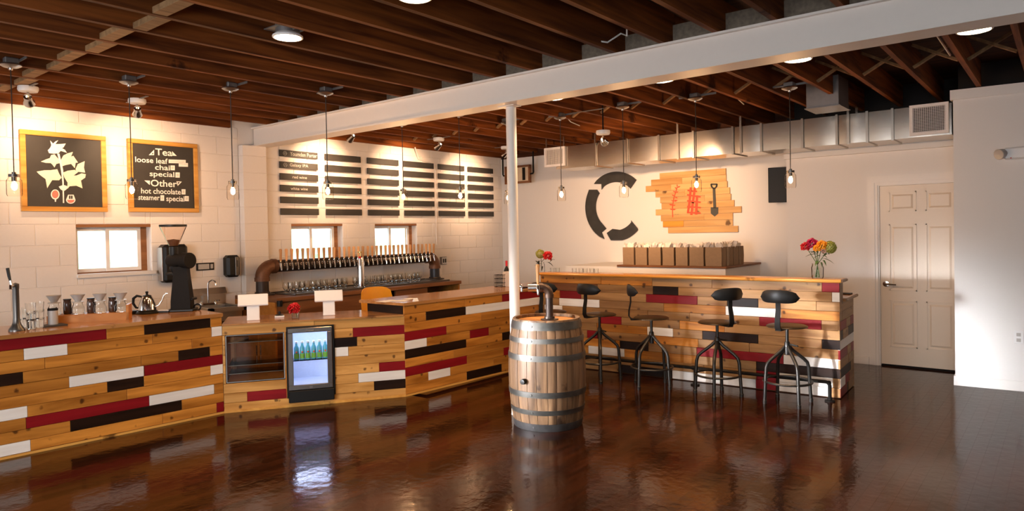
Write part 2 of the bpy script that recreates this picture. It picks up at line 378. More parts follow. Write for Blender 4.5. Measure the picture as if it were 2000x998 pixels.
# ---- ceiling: deck, joists, blocking, bridging
ce = struct(MB().box((XL-.3, YF-.3, ZD), (XR+.3, YB+.3, ZD+.08)), 'ceiling', 'deck')
BY0, BY1, BZ0, BZ1 = 4.47, 4.69, 2.69, 2.915
JX = [-.278-.39*k for k in range(-7, 19)]
hw = .020
for i, xx in enumerate(JX):
    dz = random.uniform(-.004, .004)
    if xx < XR-.1:
        build(MB().box((xx-hw, YF, ZJ+dz if 0 else ZJ), (xx+hw, 4.63, ZD-.001)), 'joist', 'joist', ce)
        y1 = YB if xx < -.88 else 8.0+.08*(xx+.877)
        build(MB().box((xx-hw, 4.635, ZJ), (xx+hw, y1, ZD-.001)), 'joist', 'joist', ce)
build(MB().box((XL+.001, YF, 2.885), (XL+.045, 4.2, ZD-.001)), 'joist', 'joist', ce)
build(MB().box((XL+.001, 4.75, 2.885), (XL+.045, YB, ZD-.001)), 'joist', 'joist', ce)
for i in range(len(JX)-1):
    a, b = JX[i+1]+hw, JX[i]-hw
    if a < -7.3 or b > 1.2: continue
    j = .05*(i % 2)
    if b < -3.5: build(MB().box((a+.0005, 1.82+j, ZJ+.003), (b-.0005, 1.905+j, ZJ+.042), None, .002), 'blocking', 'block', ce)
    build(MB().box((a+.001, 4.60, ZJ+.002), (b-.001, 4.67, ZJ+.15)), 'blocking', 'rubble', ce)
    if True:
        yb = 6.72
        for s_ in (0, 1):
            z0, z1 = (ZJ+.02, ZD-.02) if s_ else (ZD-.02, ZJ+.02)
            build(MB().obox(((a+b)/2, yb+.045*s_, (ZJ+ZD)/2), (b-a, 0, z1-z0), (0, 1, 0), (-(z1-z0), 0, b-a), math.hypot(b-a, .195)/2-.012, .018, .011), 'bridging', 'block', ce)
# ---- steel beam
mb = MB(); ym = (BY0+BY1)/2
mb.box((-7.66, BY0, BZ1-.016), (XR, BY1, BZ1-.0005)); mb.box((-7.66, BY0, BZ0), (XR, BY1, BZ0+.016)); mb.box((-7.66, ym-.075, BZ0+.016), (XR, ym-.06, BZ1-.016)); mb.box((-7.66, ym+.06, BZ0+.016), (XR, ym+.075, BZ1-.016))
struct(mb, 'steel_beam', 'beam', 'long white painted steel beam crossing the room under the joists')
# ---- left block wall with three windows
WIN = [(2.57, 3.285, 1.255, 1.757, 2.57), (5.01, 5.80, 1.255, 1.753, 5.0), (6.365, 7.17, 1.255, 1.75, 6.36)]
wl = None
mb = MB(); xw = XL-.008
ys = [YF]+[v for w_ in WIN for v in (w_[0], w_[1])]+[YB]
for i in range(0, len(ys), 2): mb.box((XL-.25, ys[i], 0), (xw, ys[i+1], ZD))
for w_ in WIN: mb.box((XL-.25, w_[0], 0), (xw, w_[1], w_[2])); mb.box((XL-.25, w_[0], w_[3]), (xw, w_[1], ZD))
wl = struct(mb, 'wall_left', 'paint')
PIL = (4.31, 4.62, XL+.10)   # pilaster under the beam
struct(MB().box((XL-.001, PIL[0]+.006, 0), (PIL[2]-.006, PIL[1]-.006, BZ0)), 'trim_1', 'paint')
pilo = bpy.data.objects['trim_1']
def rects_minus(r, h):
    y0, y1, z0, z1 = r; a0, a1, b0, b1 = h
    if a1 <= y0 or a0 >= y1 or b1 <= z0 or b0 >= z1: return [r]
    out = []
    if a0 > y0: out.append((y0, a0, z0, z1))
    if a1 < y1: out.append((a1, y1, z0, z1))
    ya, yb = max(y0, a0), min(y1, a1)
    if b0 > z0: out.append((ya, yb, z0, b0))
    if b1 < z1: out.append((ya, yb, b1, z1))
    return out
zc = .739; row = 0
while zc < 2.9:
    y = 1.0 - (.203 if row % 2 else 0)
    while y < YB:
        rs = [(max(y, 1.0), min(y+.406, YB), zc, min(zc+.2032, 2.90))]
        for h in [w_[:4] for w_ in WIN]+[(PIL[0], PIL[1], 0, 3)]: rs = [q for r in rs for q in rects_minus(r, h)]
        for (a, b, c, d) in rs:
            if b-a > .03 and d-c > .03: build(MB().box((XL-.02, a+.0025, c+.0025), (XL, b-.0025, d-.0025), None, .004), 'block', 'paint', wl)
        y += .406
    if zc < BZ0-.05: build(MB().box((XL-.002, PIL[0], zc+.0025), (PIL[2], PIL[1], min(zc+.2032, BZ0)-.0025), None, .004), 'block', 'paint', pilo)
    zc += .2032; row += 1
# ---- windows
for i, w_ in enumerate(WIN):
    y0, y1, z0, z1, _ = w_; xo = XL-.14
    wn = struct(MB().box((XL-.245, y0, z1-.03), (XL-.006, y1, z1)), 'window_%d' % (i+1), 'jamb')
    build(MB().box((XL-.20, y1-.06, z0), (XL-.115, y1, z1-.03)).box((XL-.20, y0, z0), (XL-.115, y0+.02, z1-.03)), 'jamb', 'jamb', wn)
    build(MB().box((XL-.20, y0+.02, z0), (XL-.115, y1-.06, z0+.012)), 'jamb', 'jamb', wn)
    build(MB().box((XL-.04, y0-.01, z0-.035), (XL+.035, y1+.03, z0)), 'sill', 'paint', wn)
    ya, yb, za, zb = y0+.021, y1-.061, z0+.013, z1-.031; ym_ = (ya+yb)/2-.01; t = .035
    fr = MB()
    for (a, b) in ((ya, ym_+.02), (ym_-.02, yb)):
        k = .0 if a == ya else .025
        fr.box((xo+k-.02, a+t, za), (xo+k, b-t, za+t)); fr.box((xo+k-.02, a+t, zb-t), (xo+k, b-t, zb)); fr.box((xo+k-.02, a, za), (xo+k, a+t, zb)); fr.box((xo+k-.02, b-t, za), (xo+k, b, zb))
        build(MB().box((xo+k-.012, a+t-.005, za+t-.005), (xo+k-.008, b-t+.005, zb-t+.005)), 'pane', 'pane', wn)
    build(fr, 'sash', 'trim', wn)
label(build(MB().box((-40, -10, -.3), (XL-.3, 22, -.25)), 'yard', 'asphalt'), 'pale sunlit yard outside the windows', None, None, 'structure')
hb = MB(); rr = random.Random(5)
for k in range(26): hb.sphere((-14+rr.uniform(-.6, .6), -1+k*.55, .7+rr.uniform(-.2, .3)), .8+rr.uniform(0, .35), 8, 5)
label(build(hb, 'hedge', 'hedge'), 'pale sunlit hedge beyond the left wall windows', None, None, 'stuff')
# ---- back, door and right walls
XE = -2.683                                       # where the door wall steps forward
struct(MB().box((XL-.25, YB, 0), (XE+.12, YB+.15, 2.86)), 'wall_back', 'drywall')
build(MB().box((XL-.25, YB, 2.862), (XE+.12, YB+.15, ZD-.001)), 'rim_board', 'deck', bpy.data.objects['wall_back'])
struct(MB().box((XE, YD, 0), (-1.70, YB, 2.78)).box((-1.70, YD, 2.055), (-.86, YB, 2.78)), 'wall_door', 'drywall')
build(MB().box((XE, YD+.06, 2.781), (-.86, YB, ZD-.001)), 'rim_board', 'dark', bpy.data.objects['wall_door'])
struct(MB().prism([(-.877, 7.993, 0), (XR+.2, 8.32, 0), (XR+.2, YB+.1, 0), (-.877, YB+.1, 0)], (0, 0, 2.90)), 'wall_right', 'drywall')
build(MB().prism([(-.84, 8.06, 2.901), (XR-.01, 8.39, 2.901), (XR-.01, YB-.1, 2.901), (-.84, YB-.1, 2.901)], (0, 0, .247)), 'rim_board', 'dark', bpy.data.objects['wall_right'])
def rwY(x): return 7.993+.0802*(x+.877)
# front wall with window openings, middle one added for fill light; far side wall
mb = MB()
mb.box((XL-.25, YF-.15, 0), (-7.66, YF, ZD)).box((-6.3, YF-.15, 0), (-3.6, YF, ZD)).box((-3.6, YF-.15, 0), (-1.6, YF, .65)).box((-3.6, YF-.15, 2.35), (-1.6, YF, ZD)).box((-1.6, YF-.15, 0), (-.3, YF, ZD)).box((2.1, YF-.15, 0), (XR+.2, YF, ZD))
mb.box((-7.66, YF-.15, 2.0), (-6.3, YF, ZD)).box((-.3, YF-.15, 2.4), (2.1, YF, ZD)).box((-.3, YF-.15, 0), (2.1, YF, .6)).box((-7.66, YF-.15, 0), (-6.3, YF, .3))
struct(mb, 'wall_front', 'drywall')
struct(MB().box((XR, YF, 0), (XR+.15, YB, ZD)), 'wall_side', 'drywall')
# ---- door with six panels, casing, handle
yd = YD-.0
dr = struct(MB().box((-1.662, yd+.012, .022), (-.868, yd+.052, 2.035)), 'door_1', 'door')
W0, W1 = -1.662, -.868; wd = W1-W0
for (a, b) in ((.115, .455), (.565, .905)):
    for (c, d) in ((.10, .36), (.415, .785), (.855, .965)):
        x0, x1 = W0+wd*a, W0+wd*b; z0, z1 = .022+2.013*c, .022+2.013*d; p = MB()
        for q0, q1 in (((x0, z0), (x1, z0+.012)), ((x0, z1-.012), (x1, z1)), ((x0, z0), (x0+.012, z1)), ((x1-.012, z0), (x1, z1))): p.box((q0[0], yd+.004, q0[1]), (q1[0], yd+.0125, q1[1]))
        p.add([(x0+.03, yd+.0125, z0+.03), (x1-.03, yd+.0125, z0+.03), (x1-.03, yd+.0125, z1-.03), (x0+.03, yd+.0125, z1-.03), (x0+.05, yd+.003, z0+.05), (x1-.05, yd+.003, z0+.05), (x1-.05, yd+.003, z1-.05), (x0+.05, yd+.003, z1-.05)], [(4, 5, 6, 7), (0, 1, 5, 4), (1, 2, 6, 5), (2, 3, 7, 6), (3, 0, 4, 7)])
        build(p, 'door_panel', 'door', dr)
hx = W0+.055
build(MB().lathe([(.032, 0), (.032, .008), (.012, .010), (.012, .045)], (hx, yd+.012, .93), 12, (0, -1, 0)).tube([(hx, yd-.035, .93), (hx+.04, yd-.04, .93), (hx+.11, yd-.036, .926)], [.011, .011, .008], 8), 'door_handle', 'chrome', dr, smooth=True)
cs = MB()
for k, (o_, t_) in enumerate(((0, .014), (.03, .022), (.065, .012))):
    cs.box((W0-.02-o_-.035, yd-t_, 0), (W0-.018-o_, yd+.005, 2.05+o_+.035)); cs.box((W0-.02-o_, yd-t_, 2.045+o_), (-.872, yd+.005, 2.05+o_+.035))
build(cs, 'door_casing', 'trim', dr)
build(MB().box((-1.70, yd, 0), (-1.664, yd+.06, 2.055)).box((-1.664, yd, 2.037), (-.86, yd+.06, 2.055)), 'door_jamb', 'trim', dr)
build(MB().box((-1.70, yd+.055, -.02), (-.86, yd+.09, 2.05)).box((-1.70, yd+.02, -.02), (-.86, yd+.055, .004)), 'door_gap_shade', 'dark', dr)  # dark sheet behind and under the door, gap shade put into its colour
struct(MB().box((XE, YD-.012, 0), (-1.785, YD, .085)), 'baseboard_back', 'trim')
struct(MB().prism([(-.889, 7.98, 0), (XR, 7.98+.0802*4.08, 0), (XR, 8.0+.0802*4.08, 0), (-.877, 7.994, 0), (-.877, 8.5, 0), (-.889, 8.5, 0)], (0, 0, .095)), 'baseboard_right', 'trim')
struct(MB().prism([(-.90, 7.972, 2.81), (XR, 7.972+.0802*4.1, 2.81), (XR, 7.996+.0802*4.1, 2.81), (-.877, 7.994, 2.81), (-.877, 8.3, 2.81), (-.90, 8.3, 2.81)], (0, 0, .095)), 'trim_2', 'drywall')
struct(MB().box((XE-.012, 8.60, 2.42), (-.88, YD+.001, 2.48)), 'trim_3', 'drywall')
# ---- round post
cpos = (-3.765, 4.655)
pc = thing('support_post', 'slim round white steel post between floor and beam beside the barrel', 'post', (cpos[0], cpos[1], 0))
build(MB().lathe([(.045, .006), (.045, BZ0-.006)], (*cpos, 0), 20), 'shaft', 'beam', pc, smooth=True)
build(MB().lathe([(.047, 0), (.047, .0055)], (*cpos, 0), 20), 'foot_ring', 'beam', pc)
build(MB().box((cpos[0]-.09, cpos[1]-.075, BZ0-.007), (cpos[0]+.09, cpos[1]+.03, BZ0)), 'cap_plate', 'beam', pc)

# ================================================================== BAR COUNTERS
def frame_of(A, B):
    A, B = Vector((*A, 0)), Vector((*B, 0)); u = (B-A).normalized(); n = Vector((u.y, -u.x, 0)); return A, u, n, (B-A).length
def planked(root, A, B, z0, pitch, rows, coloured, nat, seed, s_lo=None, s_hi=None, holes=(), lens=(.55, 1.25), th=.02):
    """rows of boards nailed on the face from A to B; coloured = (row, from, to, material)"""
    A, u, n, ln = frame_of(A, B); lo = 0 if s_lo is None else s_lo; hi = ln if s_hi is None else s_hi; rd = random.Random(seed)
    for r in range(rows):
        za, zb = z0+r*pitch, z0+(r+1)*pitch; segs = []
        cs_ = sorted((a, b, m) for rr_, a, b, m in coloured if rr_ == r); hs = [(a, b, None) for (a, b, r0, r1) in holes if r0 <= r < r1]
        cur = lo
        for a, b, m in sorted(cs_+hs, key=lambda t: t[0])+[(hi, hi, 0)]:
            a, b = max(a, lo), min(b, hi)
            while cur < a-.002:
                l_ = rd.uniform(*lens); e = cur+l_
                if a-e < .18: e = a
                e = min(e, a); segs.append((cur, e, nat if isinstance(nat, str) else rd.choice(nat))); cur = e
            if m and b > a: segs.append((a, b, m))
            cur = max(cur, b)
        for a, b, m in segs:
            pr = rd.uniform(-.0015, .0015)
            c = A+u*((a+b)/2)-n*(th/2-pr)+Vector((0, 0, (za+zb)/2))
            build(MB().obox(c, u, n, (0, 0, 1), (b-a)/2-.0010, th/2, pitch/2-.0011, .0022), 'plank', m, root)
P0, P2, P3, P4 = (-6.166, .20), (-5.969, 3.15), (-5.063, 4.534), (-4.95, 6.61)
# ---- left counter
A, u, n, ln = frame_of(P0, P2); off = 1.296   # the sheet of measured boards starts this far along
c1 = thing('bar_counter', 'left bar counter clad in pine with red, white and dark planks, carrying the coffee grinder', 'counter', (-6.3, 1.7, 0))
C1 = [(9, -2, .721, 'red'), (9, 1.006, 1.558, 'darkw'), (8, .164, .447, 'white'), (8, 1.567, 2, 'white'), (6, 1.276, 1.546, 'darkw'), (6, -1, .154, 'darkw'), (5, .997, 2, 'red'), (5, .452, .995, 'white'),
      (4, .717, .991, 'darkw'), (4, 1.548, 2, 'white'), (3, -1, .176, 'white'), (2, 1.03, 1.577, 'white'), (2, .165, 1.03, 'red'), (1, .452, 1.291, 'darkw'), (0, -1, .189, 'white'), (0, 1.595, 2, 'red')]
planked(c1, P0, P2, .019, .0862, 10, [(r, a+off, b+off, m) for r, a, b, m in C1], 'pine', 11)
core = MB(); q = [Vector((*P0, 0))-n*.0205, Vector((*P2, 0))-n*.0205, Vector((*P2, 0))-n*.62, Vector((*P0, 0))-n*.62]; core.prism([p+Vector((0, 0, .001)) for p in q], (0, 0, .879)); build(core, 'carcass', 'brown', c1)
build(MB().obox(A+u*(ln/2)+n*.003+Vector((0, 0, .009)), u, n, (0, 0, 1), ln/2, .004, .009), 'base_strip', 'frame', c1)
q = [Vector((*P0, .881))+n*.018, Vector((*P2, .881))+n*.018+u*.004, Vector((*P2, .881))-n*.66+u*.004, Vector((*P0, .881))-n*.66]
tp = build(MB().prism([p-Vector((-6.2, 1.7, .881)) for p in q], (0, 0, .031)), 'countertop', 'top', None, local=True); tp.location = (-6.2, 1.7, .881); ORG[tp.name] = Vector((-6.2, 1.7, .881))
label(tp, 'glossy honey wood top of the left counter, with jars and grinder on it', 'countertop')
# ---- middle low counter
A2, u2, n2, ln2 = frame_of(P2, P3)
c2 = thing('bar_counter', 'low middle counter angled between its neighbours, with glass case and small fridge built in', 'counter', (-5.7, 4.0, 0))
C2 = [(7, 1.16, 2, 'red'), (6, .987, 1.196, 'darkw'), (5, .987, 1.113, 'white'), (3, 1.402, 2, 'red'), (2, 1.201, 2, 'white'), (1, 1.349, 2, 'darkw'), (1, .2, .545, 'red')]
HC, HF = (.022, .535, 3, 8), (.548, .985, 1, 8)
planked(c2, P2, P3, -.002, .0885, 9, C2, 'pinepale', 12, holes=(HC, HF))
def seg2(s, d, z): return A2+u2*s-n2*d+Vector((0, 0, z))
core = MB()
core.obox(seg2((.535+.548)/2, .3, .39), u2, n2, (0, 0, 1), .006, .3, .385)
n3_ = Vector(((P4[1]-P3[1]), -(P4[0]-P3[0]), 0)).normalized(); tt_ = .61/n2.dot(n3_); PC = Vector((*P3, 0))-n3_*tt_-Vector((0, .02, 0))
core.prism([seg2(1.0, .021, .005), seg2(1.605, .021, .005), PC+Vector((0, 0, .005)), seg2(1.0, .61, .005)], (0, 0, .77))
core.obox(seg2(.28, .32, .12), u2, n2, (0, 0, 1), .26, .30, .115)
core.obox(seg2(.011, .3, .48), u2, n2, (0, 0, 1), .009, .28, .23).obox(seg2(.77, .60, .39), u2, n2, (0, 0, 1), .22, .015, .385)
build(core, 'carcass', 'riser', c2)
build(MB().obox(A2+u2*(ln2/2)+n2*.003+Vector((0, 0, .012)), u2, n2, (0, 0, 1), ln2/2, .004, .012), 'base_strip', 'frame', c2)
q = [seg2(.0, -.012, .794), seg2(ln2-.008, -.012, .794), PC+Vector((0, .008, .794)), seg2(.0, .62, .794)]
tp = build(MB().prism([p-Vector((-5.7, 4, .794)) for p in q], (0, 0, .016)), 'countertop', 'top', None, local=True); tp.location = (-5.7, 4, .794); ORG[tp.name] = Vector((-5.7, 4, .794))
label(tp, 'glossy low wood top of the middle counter, under the two white tablet stands', 'countertop')
# ---- glass display case
dc = thing('display_case', 'empty glass pastry case with wire shelves set into the middle counter', 'display case', seg2(.28, .15, .24))
hz0, hz1 = .265, .705; mb = MB()
build(MB().obox(seg2(.280, .30, .268), u2, n2, (0, 0, 1), .248, .27, .003), 'bottom_panel', 'pinepale', dc)
for d_ in (.575, ):
    build(MB().obox(seg2(.165, d_-.02, .487), u2, n2, (0, 0, 1), .112, .004, .205), 'rear_door', 'case', dc); build(MB().obox(seg2(.395, d_-.02, .487), u2, n2, (0, 0, 1), .112, .004, .205), 'rear_door', 'case', dc)
    for s_ in (.262, .30): build(MB().tube([seg2(s_, d_-.045, .42), seg2(s_, d_-.045, .52)], .006, 8), 'handle', 'chrome', dc)
for z_ in (.345, .42, .63):
    t_ = MB()
    t_.obox(seg2(.28, .25, z_), u2, n2, (0, 0, 1), .235, .22, .004)
    build(t_, 'glass_shelf', 'case', dc)
    build(MB().tube([seg2(.045, .028, z_), seg2(.515, .028, z_)], .004, 6), 'shelf_rail', 'darksteel', dc)
fr = MB()
for a, b in (((.03, .272), (.53, .272)), ((.03, .70), (.53, .70)), ((.03, .272), (.03, .70)), ((.53, .272), (.53, .70))): fr.tube([seg2(a[0], .012, a[1]), seg2(b[0], .012, b[1])], .007, 6)
build(fr, 'frame', 'darksteel', dc)
build(MB().obox(seg2(.28, .018, .486), u2, n2, (0, 0, 1), .247, .002, .212), 'pane', 'case', dc)
# ---- glass-door fridge
fg = thing('display_fridge', 'small lit display fridge with steel-framed glass door set into the counter', 'fridge', seg2(.767, .1, .088))
s0, s1, z0, z1 = .552, .981, .09, .752
bx = MB()
for (c, hx_, hy_, hz_) in ((seg2(s0+.008, .22, (z0+z1)/2), .008, .25, (z1-z0)/2), (seg2(s1-.008, .22, (z0+z1)/2), .008, .25, (z1-z0)/2), (seg2((s0+s1)/2, .22, z1-.008), .20, .25, .008), (seg2((s0+s1)/2, .22, z0+.02), .20, .25, .02), (seg2((s0+s1)/2, .465, (z0+z1)/2), .20, .006, .3)): bx.obox(c, u2, n2, (0, 0, 1), hx_, hy_, hz_)
bx.obox(seg2((s0+s1)/2, -.035, .105), u2, n2, (0, 0, 1), .205, .03, .055, .006)
build(bx, 'cabinet', 'black', fg)
a0, a1, b0, b1 = s0+.012, s1-.02, .165, .742
ln_ = MB(); ln_.obox(seg2((a0+a1)/2, .44, .45), u2, n2, (0, 0, 1), .18, .004, .28).obox(seg2(a0+.03, .22, .45), u2, n2, (0, 0, 1), .004, .22, .28).obox(seg2(a1-.03, .22, .45), u2, n2, (0, 0, 1), .004, .22, .28).obox(seg2((a0+a1)/2, .22, .18), u2, n2, (0, 0, 1), .17, .22, .004)
build(ln_, 'liner', 'fridgein', fg)
build(MB().obox(seg2((a0+a1)/2, .10, .728), u2, n2, (0, 0, 1), .15, .03, .006), 'light_strip', 'coolled', fg)
dd = MB(); w_ = .045
def dframe(mb, s0, s1, z0, z1, w, d0, d1):
    for (a, b, c, d) in ((s0, s1, z0, z0+w), (s0, s1, z1-w, z1), (s0, s0+w, z0+w, z1-w), (s1-w, s1, z0+w, z1-w)):
        mb.obox(seg2((a+b)/2, (d0+d1)/2, (c+d)/2), u2, n2, (0, 0, 1), (b-a)/2, abs(d1-d0)/2, (d-c)/2, .004)
dframe(dd, a0, a1, b0, b1, w_, -.06, -.028); dor = build(dd, 'door', 'fsteel', fg)
build(MB().obox(seg2((a0+a1)/2, -.066, b1-.03), u2, n2, (0, 0, 1), .035, .008, .007, .004), 'handle', 'chrome', dor)
build(MB().obox(seg2((a0+a1)/2, -.063, b0+.02), u2, n2, (0, 0, 1), .012, .003, .006), 'lock', 'chrome', dor)
build(MB().obox(seg2((a0+a1)/2, -.04, (b0+b1)/2), u2, n2, (0, 0, 1), (a1-a0)/2-w_+.004, .002, (b1-b0)/2-w_+.004), 'pane', 'pane', dor)
build(MB().obox(seg2((a0+a1)/2, .2, .425), u2, n2, (0, 0, 1), .165, .18, .004), 'shelf', 'case', fg)
zsh = .43
for k in range(6):
    c = seg2(a0+.075+k*.0525, .06, zsh)
    b = thing('juice_bottle', 'teal bottle with orange and green label in the lit fridge, %s from left' % ['first', 'second', 'third', 'fourth', 'fifth', 'last'][k], 'bottle', c, 'bottles on the fridge shelf')
    build(MB().lathe([(.0, 0), (.022, 0), (.024, .006), (.024, .05), (.024, .11), (.012, .135), (.011, .16)], c, 12), 'body', 'teal', b, smooth=True)
    build(MB().lathe([(.0247, .012), (.0247, .058)], c, 12, None, False), 'label_band', 'green', b, smooth=True)
    build(MB().sphere(c+n2*.021+Vector((0, 0, .072)), .010, 8, 6), 'label_fruit', 'orange', b, smooth=True)
    build(MB().lathe([(.013, .155), (.013, .172), (0, .172)], c, 10), 'cap', 'whitep', b)
# ---- right-hand counter towards the post
A3, u3, n3, ln3 = frame_of(P3, P4)
c3 = thing('bar_counter', 'right bar counter running to the post, pine with long dark and red planks', 'counter', (-5.3, 5.4, 0))
C3 = [(8, .281, .838, 'darkw'), (8, .838, 9, 'white'), (9, 1.412, 9, 'red'), (6, -1, .552, 'red'), (5, -1, .284, 'white'), (4, -1, .835, 'darkw'), (2, -1, .838, 'red'), (1, .295, .597, 'white'), (0, .834, 1.381, 'darkw'), (5, .892, 1.185, 'red'), (4, 1.40, 1.85, 'darkw'), (2, 1.42, 1.7, 'red')]
planked(c3, P3, P4, .019, .0875, 10, C3, 'pine', 13)
def seg3(s, d, z): return A3+u3*s-n3*d+Vector((0, 0, z))
q = [seg3(0, .0205, .001), seg3(ln3+.5, .0205, .001), seg3(ln3+.5, .60, .001), seg3(.0, .60, .001)]
build(MB().prism(q, (0, 0, .89)), 'carcass', 'darkw', c3)  # dark colour stands in for the shadow on the left end face
build(MB().obox(A3+u3*(ln3/2)+n3*.003+Vector((0, 0, .009)), u3, n3, (0, 0, 1), ln3/2, .004, .009), 'base_strip', 'frame', c3)
q = [seg3(-.01, -.012, .894), seg3(ln3-.03, -.012, .894), seg3(ln3-.03, .01, .894), seg3(ln3+.75, .01, .894), seg3(ln3+.75, .66, .894), seg3(-.06, .66, .894)]
tp = build(MB().prism([p-Vector((-5.3, 5.4, .894)) for p in q], (0, 0, .028)), 'countertop', 'top', None, local=True); tp.location = (-5.3, 5.4, .894); ORG[tp.name] = Vector((-5.3, 5.4, .894))
label(tp, 'glossy wood top of the right counter, with paper menus at its left end', 'countertop')
# ---- island bar
I0, I1 = (-4.94, 6.611), (-1.637, 6.777)
A4, u4, n4, ln4 = frame_of(I0, I1); off4 = 0.0
isl = thing('bar_island', 'tall bar at the back clad in weathered multicoloured planks, five stools before it', 'bar', (-3.3, 6.95, 0))
C4 = [(10, 1.458, 1.744, 'darkw'), (9, 1.375, 1.951, 'red'), (9, 2.262, 2.571, 'darkw'), (8, 2.245, 2.785, 'white'), (7, 2.58, 3.148, 'red'), (5, 1.383, 1.679, 'white'), (5, 2.001, 2.566, 'darkw'), (3, 1.049, 1.393, 'darkw'), (3, 1.937, 2.802, 'red'), (3, 2.803, 9, 'white'),
      (5, 3.15, 9, 'darkw'), (2, 2.544, 9, 'darkw'), (0, 1.663, 2.537, 'white'), (0, 1.025, 1.663, 'darkw'), (1, 2.544, 2.75, 'red'), (1, 2.75, 3.24, 'white'), (0, 2.537, 2.75, 'red'), (0, 2.75, 3.22, 'white'), (11, 3.156, 9, 'red'), (10, 3.241, 9, 'white'), (2, .645, 1.103, 'white'), (6, .795, 1.073, 'red'), (4, .631, .765, 'red'), (8, .26, .799, 'white'), (10, .10, .78, 'brown'), (9, .271, .56, 'red'), (7, .05, .30, 'white')]  # brown plank at upper left is a shadow put into colour
planked(isl, I0, I1, .007, .0888, 12, C4, ('grey', 'grey', 'grey', 'pine'), 14, lens=(.45, 1.1))
def seg4(s, d, z): return A4+u4*s-n4*d+Vector((0, 0, z))
# end face, under the serving ledge
E0 = Vector((*I1, 0))-n4*0; E1 = seg4(ln4, .66, 0)
C5 = [(8, -1, .12, 'grey'), (7, .02, .30, 'red'), (7, .5, 9, 'red'), (6, -1, .14, 'darkw'), (6, .38, 9, 'darkw'), (5, -1, 9, 'white'), (4, -1, .34, 'red'), (4, .5, 9, 'red'), (2, .02, .50, 'darkw'), (1, -1, .22, 'white'), (1, .22, .42, 'red'), (0, -1, .3, 'red'), (0, .3, .38, 'darkw')]
planked(isl, (I1[0], I1[1]), (E1.x, E1.y), .007, .0882, 10, C5, ('grey', 'grey', 'pine'), 15, lens=(.3, .7))
core = MB(); core.prism([seg4(0, .0205, .001), seg4(ln4-.021, .0205, .001), seg4(ln4-.021, .155, .001), seg4(0, .155, .001)], (0, 0, 1.07)); core.prism([seg4(0, .155, .001), seg4(ln4-.021, .155, .001), seg4(ln4-.021, .655, .001), seg4(0, .655, .001)], (0, 0, .885))
build(core, 'carcass', 'brown', isl)
build(MB().obox(seg4(ln4-.010, .085, .98), u4, n4, (0, 0, 1), .010, .065, .09), 'end_board', 'toedge', isl)
q = [seg4(.0, -.035, 1.073), seg4(ln4+.02, -.035, 1.073), seg4(ln4+.02, .20, 1.073), seg4(.0, .20, 1.073)]
c_ = Vector((-3.3, 6.8, 1.073)); tp = build(MB().prism([p-c_ for p in q], (0, 0, .032)), 'countertop', 'toporange', None, local=True); tp.location = c_; ORG[tp.name] = c_
label(tp, 'long orange timber top of the tall back bar with rounded front edge', 'countertop')
build(MB().tube([seg4(0, -.035, 1.089), seg4(ln4+.02, -.035, 1.089)], .016, 8), 'nosing', 'toporange', tp, smooth=True)
build(MB().tube([seg4(ln4+.02, -.035, 1.089), seg4(ln4+.02, .20, 1.089)], .016, 8), 'end_nosing', 'toedge', tp, smooth=True)
q = [seg4(.10, .158, .887), seg4(ln4+.025, .158, .887), seg4(ln4+.025, .70, .887), seg4(.10, .70, .887)]
c_ = Vector((-3.3, 7.1, .887)); tp = build(MB().prism([p-c_ for p in q], (0, 0, .03)), 'serving_ledge', 'top', None, local=True); tp.location = c_; ORG[tp.name] = c_
label(tp, 'lower wooden work ledge behind the tall bar, its end showing by the door', 'countertop')
build(MB().tube([seg4(ln4+.025, .158, .902), seg4(ln4+.025, .70, .902)], .015, 8), 'end_nosing', 'toedge', tp, smooth=True)
# ---- foot rail
fr_ = thing('foot_rail', 'black pipe foot rail standing on the floor along the tall back bar', 'rail', seg4(1.9, -.14, 0))
d_ = -.14
def railp(s, z): return seg4(s, d_, z)
rl = MB().tube([railp(.35, .175), railp(ln4-.10, .175), railp(ln4-.085, .172), railp(ln4-.07, .16), railp(ln4-.065, .14), railp(ln4-.065, .012)], .016, 10)
build(rl, 'rail', 'blackm', fr_, smooth=True)
for s_ in (.5, 1.97):
    build(MB().tube([railp(s_, .172), railp(s_, .012)], .015, 10), 'leg', 'blackm', fr_, smooth=True); build(MB().lathe([(.045, 0), (.045, .01), (.022, .014), (.022, .03)], railp(s_, 0), 14), 'flange', 'blackm', fr_)
build(MB().lathe([(.045, 0), (.045, .01), (.022, .014), (.022, .03)], railp(ln4-.065, 0), 14), 'flange', 'blackm', fr_)
for s_ in (1.97, .5): build(MB().lathe([(.021, -.03), (.021, .03)], railp(s_, .175), 12, tuple(u4)), 'pipe_tee', 'blackm', fr_, smooth=True)
build(MB().sphere(railp(ln4-.072, .168), .022, 10, 6), 'pipe_elbow', 'blackm', fr_, smooth=True)


ONES = 'first second third fourth fifth sixth seventh eighth ninth tenth eleventh twelfth thirteenth fourteenth fifteenth sixteenth seventeenth eighteenth nineteenth twentieth'.split()
def nth_(i): return ONES[i] if i < 20 else ['twenty-', 'thirty-'][(i+1)//10-2]+ONES[(i+1) % 10-1] if (i+1) % 10 else 'thirtieth'

